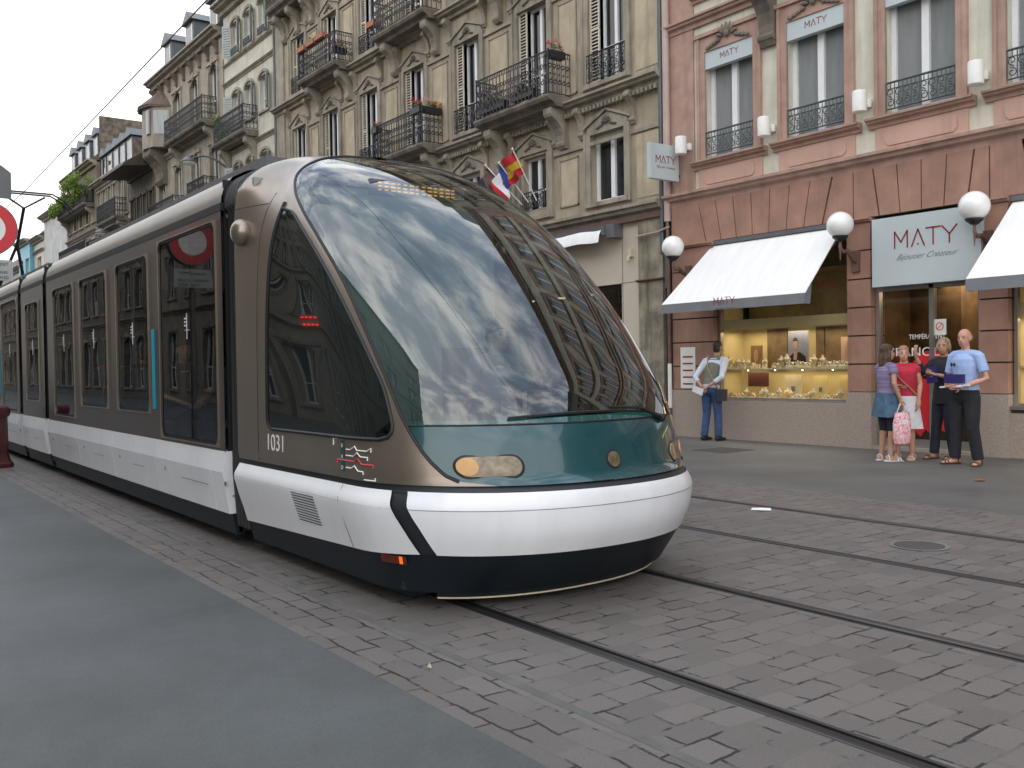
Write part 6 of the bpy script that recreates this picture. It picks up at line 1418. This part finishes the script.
# 2: young woman, purple top, denim skirt, from behind right
r=person('woman in a purple striped top and short denim skirt holding a pink patterned bag',(12.02,7.40,0),R(-112),None)
arms={'R':(V(.225,-.04,1.08),V(.235,.05,.86)),'L':(V(-.20,.02,1.10),V(-.08,.20,1.06)),'dR':V(.02,.08,-1)}
FD={'R':V(.15,1,0).normalized(),'L':V(-.25,1,0).normalized()}
J,T,r3,_,k=std_body(r,1.62,True,arms=arms,hyaw=R(-12),skin=C['tan'],foot_dir=FD,build=.92)
for n_ in 'LR': pass
face(T,r3,r); hair(T,r3,r,C['brown'],k,'long')
top(r,J,C['purple'],'top',.42,k,.90,hem=.90,extra=.012); skirt(r,J,C['denim'],k,.95,.62,.148,.200)
mb=MB()
for n_ in 'LR': mb.tube([J['hp'+n_],J['hp'+n_].lerp(J['kn'+n_],.5),J['kn'+n_],J['kn'+n_].lerp(J['an'+n_],.12)],[.09,.078,.062,.058],12)
remesh(mb,'leggings',C['leg'],r,.012,2)
shoes(r,J,C['whitec'],FD,'wedge_sandal',True); q=MB()
for n_ in 'LR': q.tube([J['an'+n_]-FD[n_]*.05+V(0,0,-.07),J['an'+n_]+FD[n_]*.10+V(0,0,-.078)],[(.035,.018),(.04,.008)],8,True,True)
q.build('wedge_sole',C['cork'],r,True)
Mw=Matrix.Translation((12.02,7.40,0))@Matrix.Rotation(R(-112),4,'Z')
bp_=empty('carrier_bag',(0,0,0),'pink and white patterned carrier bag in the hand of the woman in purple','bag'); bp_.matrix_world=Mw@Matrix.Translation((.25,.06,.36))
g=MB(); rows=[]
for z,wd,dp in ((-.10,.11,.05),(-.02,.135,.07),(.18,.135,.065),(.33,.11,.035)):
    rows.append([(dp*math.cos(a),(wd+.008*math.sin(5*a+z*20))*math.sin(a),z) for a in [2*PI*j/24 for j in range(25)]])
g.grid(rows); g.build('bag_body',M['bagpink'],bp_,True)
MB().tube([(0,-.08,.33),(0,-.03,.44),(0,.0,.455)],.007,5).tube([(0,.08,.33),(0,.03,.44),(0,.0,.455)],.007,5).build('bag_handle',C['whitec'],bp_); MB().box(.060,.067,-.05,.05,.17,.23).box(-.067,-.060,-.05,.05,.17,.23).build('bag_label',C['whitec'],bp_)
# 3: woman in red facing the street
r=person('woman with short reddish hair in a red top and white skirt facing the street',(12.40,7.36,0),R(112),None)
arms={'L':(V(-.21,-.02,1.07),V(-.20,.07,.84)),'R':(V(.21,-.02,1.07),V(.20,.07,.84))}
J,T,r3,_,k=std_body(r,1.60,True,arms=arms,hyaw=R(15),skin=C['ruddy'],build=1.05)
face(T,r3,r); hair(T,r3,r,C['ginger'],k,'short'); top(r,J,C['redtop'],'top',.30,k,1.08,hem=.84,extra=.016); skirt(r,J,C['whitec'],k,.90,.44,.165,.205)
shoes(r,J,C['cork'],None,'sandal',True); MB().tube([J['shR']+V(-.04,.09,.06),J['chest']+V(.05,.16,0),V(-.18,.10,.92)],.010,5).build('bag_strap',C['strap'],r)
# 4: woman in black, arm raised
r=person('woman with grey blond hair in black clothes raising one hand',(12.80,6.98,0),R(78),None)
arms={'L':(V(-.20,.03,1.14),V(-.03,.22,1.20)),'R':(V(.27,.12,1.22),V(.30,.22,1.46)),'dR':V(.05,.1,1),'pR':V(-.3,-1,0),'dL':V(.8,.2,.3),'pL':V(0,-1,0)}
J,T,r3,_,k=std_body(r,1.70,True,arms=arms,hyaw=R(25),skin=C['tan'],build=.95,legs={'L':(V(-.10,.03,.48),V(-.12,-.03,.085)),'R':(V(.10,.05,.48),V(.12,.08,.085))})
face(T,r3,r); hair(T,r3,r,C['blond'],k,'bob'); top(r,J,C['blackc'],'tunic',1.55,k,.98,hem=.80,extra=.018); trousers(r,J,C['navyj'],k,.95); shoes(r,J,C['brownshoe'],None,'sandal',True)
f_=MB().box(-.085,.085,-.012,.012,0,.23).build('purple_folder',C['folder']); tag(f_,'purple folder held upright against the chest of the woman in black','folder'); f_.matrix_world=Matrix.Translation((12.80,6.98,0))@Matrix.Rotation(R(78),4,'Z')@Matrix.Translation((.02,.215,1.08))@Matrix.Rotation(R(8),4,'Y')
# 5: bald man, blue polo
r=person('bald man in a light blue polo shirt and black trousers holding a purple folder',(12.27,6.40,0),R(76),None)
arms={'L':(V(-.31,-.02,1.15),V(-.13,.235,1.04)),'R':(V(.29,.0,1.13),V(.12,.22,1.05)),'dL':V(.9,.25,-.02),'pL':V(0,-1,0),'dR':V(-.8,.3,.0),'pR':V(0,-1,0)}
FD={'L':V(-.45,1,0).normalized(),'R':V(.45,1,0).normalized()}
J,T,r3,_,k=std_body(r,1.80,arms=arms,hyaw=R(15),hpitch=.10,skin=C['ruddy'],build=1.06,foot_dir=FD,legs={'L':(V(-.13,.03,.50),V(-.16,-.03,.09)),'R':(V(.12,.04,.50),V(.15,.04,.09))})
face(T,r3,r); hair(T,r3,r,C['grey'],k,'fringe'); top(r,J,C['polo'],'polo_shirt',.72,k,1.10,hem=.97,extra=.016)
mb=MB(); mb.tube([J['neck']+V(-.06,.03,.00),J['neck']+V(0,.085,-.055),J['neck']+V(.06,.03,.0),J['neck']+V(0,-.06,.01),J['neck']+V(-.06,.03,.0)],.014,6); mb.build('collar',C['polo'],r,True)
trousers(r,J,C['blackc'],k,1.08,topz=.985); shoes(r,J,C['brownshoe'],FD,'sandal',True)
g=MB()
for sx in (-1,1): g.ball(J['chest']+V(.055+sx*.022,.172,.02),(.020,.005,.026),8,6)
g.build('hanging_sunglasses',M['black'],r,True)
MB().tube([J['wrL']+V(math.cos(a)*.0-.01,.030*math.cos(a),.030*math.sin(a)) for a in [2*PI*i/12 for i in range(13)]],.008,5).build('wrist_watch',M['silver'],r,True)
Mw=Matrix.Translation((12.27,6.40,0))@Matrix.Rotation(R(76),4,'Z')
f_=MB().box(-.17,.13,-.03,.02,0,.12).build('purple_folder',C['folder']); tag(f_,'flat purple folder held against the belly of the bald man','folder'); f_.matrix_world=Mw@Matrix.Translation((0,.235,1.09))
f_=MB().box(-.24,.20,-.04,.02,0,.022).build('white_papers',C['whitec']); tag(f_,'sheaf of white papers under the purple folder of the bald man','papers'); f_.matrix_world=Mw@Matrix.Translation((0,.235,1.04))@Matrix.Rotation(R(4),4,'Y')
# people inside the tram
def rider(x,y,rz,shirt,hr,label,seated=True,skin=None,z=.42,hk='short'):
    r=empty('person',(x,y,z),label,'person','passengers inside the tram',rz); dz=-.42 if seated else 0
    if seated:
        # seated: thighs level, shins down, hands in the lap
        k=.98; J={}
        mb=MB(); P0=V(0,0,.50)
        J=dict(pel=V(0,0,.56),waist=V(0,-.03,.66),chest=V(0,-.03,.86),neck=V(0,-.01,1.05),head=V(0,.035,1.20),shL=V(-.19,-.02,1.0),shR=V(.19,-.02,1.0),elL=V(-.25,.04,.74),elR=V(.25,.04,.74),wrL=V(-.09,.24,.66),wrR=V(.09,.24,.66),hpL=V(-.09,0,.53),hpR=V(.09,0,.53),knL=V(-.12,.43,.53),knR=V(.12,.43,.53),anL=V(-.12,.42,.085),anR=V(.12,.42,.085))
        mb.tube([J['pel']-V(0,0,.06),J['pel'],J['waist'],J['chest'],V(0,-.02,.98)],[(.15,.11),(.155,.11),(.13,.10),(.155,.11),(.12,.085)],12,True,True)
        mb.tube([J['shL'],V(0,-.01,1.02),J['shR']],[.048,.065,.048],8,True,True); mb.tube([V(0,-.01,.99),J['neck'],J['head']-V(0,.02,.07)],[.06,.054,.05],8,True,True)
        for n_ in 'LR':
            mb.tube([J['sh'+n_],J['el'+n_],J['wr'+n_]],[.046,.038,.026],8,True,True); mb.tube([J['hp'+n_],J['kn'+n_],J['an'+n_]],[.078,.056,.036],8,True,True); mb.tube([J['an'+n_]+V(0,-.04,-.045),J['an'+n_]+V(0,.14,-.06)],[.034,.028],8,True,True)
        T,r3=head(mb,J['head'],0,-.1,.98); remesh(mb,'body',skin or SKIN,r,.016,2)
        hm=r.children[0]; g=MB(); hand(g,J['wrL'],(.4,.8,-.2),(0,0,-1)); hand(g,J['wrR'],(-.4,.8,-.2),(0,0,-1)); bm=bmesh.new(); bm.from_mesh(hm.data); t=bpy.data.meshes.new('h'); t.from_pydata([tuple(v) for v in g.v],[],g.f); bm.from_mesh(t); bm.to_mesh(hm.data); bm.free()
        face(T,r3,r,.98); hair(T,r3,r,hr,.98,hk)
        s_=MB(); s_.tube([V(0,0,.50),J['waist'],J['chest'],V(0,-.02,.97)],[(.17,.13),(.155,.12),(.178,.13),(.14,.10)],12); s_.tube([J['shL'],V(0,-.01,1.02),J['shR']],[.062,.078,.062],8,True,True)
        for n_ in 'LR': s_.tube([J['sh'+n_],J['sh'+n_].lerp(J['el'+n_],.8)],[.062,.056],8)
        remesh(s_,'shirt',shirt,r,.014,2)
        s_=MB(); s_.tube([V(0,-.06,.55),V(0,.08,.54)],[(.17,.12),(.16,.10)],10,True,True)
        for n_ in 'LR': s_.tube([J['hp'+n_],J['kn'+n_],J['an'+n_]+V(0,0,.02)],[.092,.074,.062],10,True,True)
        remesh(s_,'trousers',C['jeans'],r,.014,2)
    else:
        J,T,r3,_,k=std_body(r,1.72,arms={'L':(V(-.28,.10,1.22),V(-.26,.22,1.46)),'dL':V(0,0,1)},skin=skin); face(T,r3,r); hair(T,r3,r,hr,k,hk); top(r,J,shirt,'shirt',.6,k,1.0,extra=.016); trousers(r,J,C['navyj'],k); shoes(r,J,C['darkshoe'])
    return r
RC=CL('passenger_red_shirt',(.55,.05,.03)); GC=CL('passenger_grey_jacket',(.12,.13,.15)); OC=CL('passenger_dark_shirt',(.02,.02,.025))
rider(CX-.62,7.95,R(170),RC,C['dark'],'seated passenger in red behind the tall front door glass of the tram')
rider(CX-.35,8.55,R(-60),GC,C['brown'],'passenger in a grey jacket standing behind the front door glass of the tram',False)
rider(CX-.66,10.0,R(180),OC,C['dark'],'seated passenger in a dark shirt behind the second tram window')
rider(CX-.66,11.5,R(0),OC,C['brown'],'seated dark shirted passenger bending in the third tram window')
rider(CX-.62,13.1,R(180),RC,C['dark'],'seated passenger in red with jeans behind the rear door glass')
rider(CX-.45,15.3,R(90),RC,C['blond'],'passenger in red seated in the short middle section of the tram')
rider(CX+.30,5.68,R(180),GC,C['dark'],'tram driver in a grey shirt seated behind the windscreen',hk='short')
# keep the origin of each figure on the ground
bpy.context.view_layer.update()
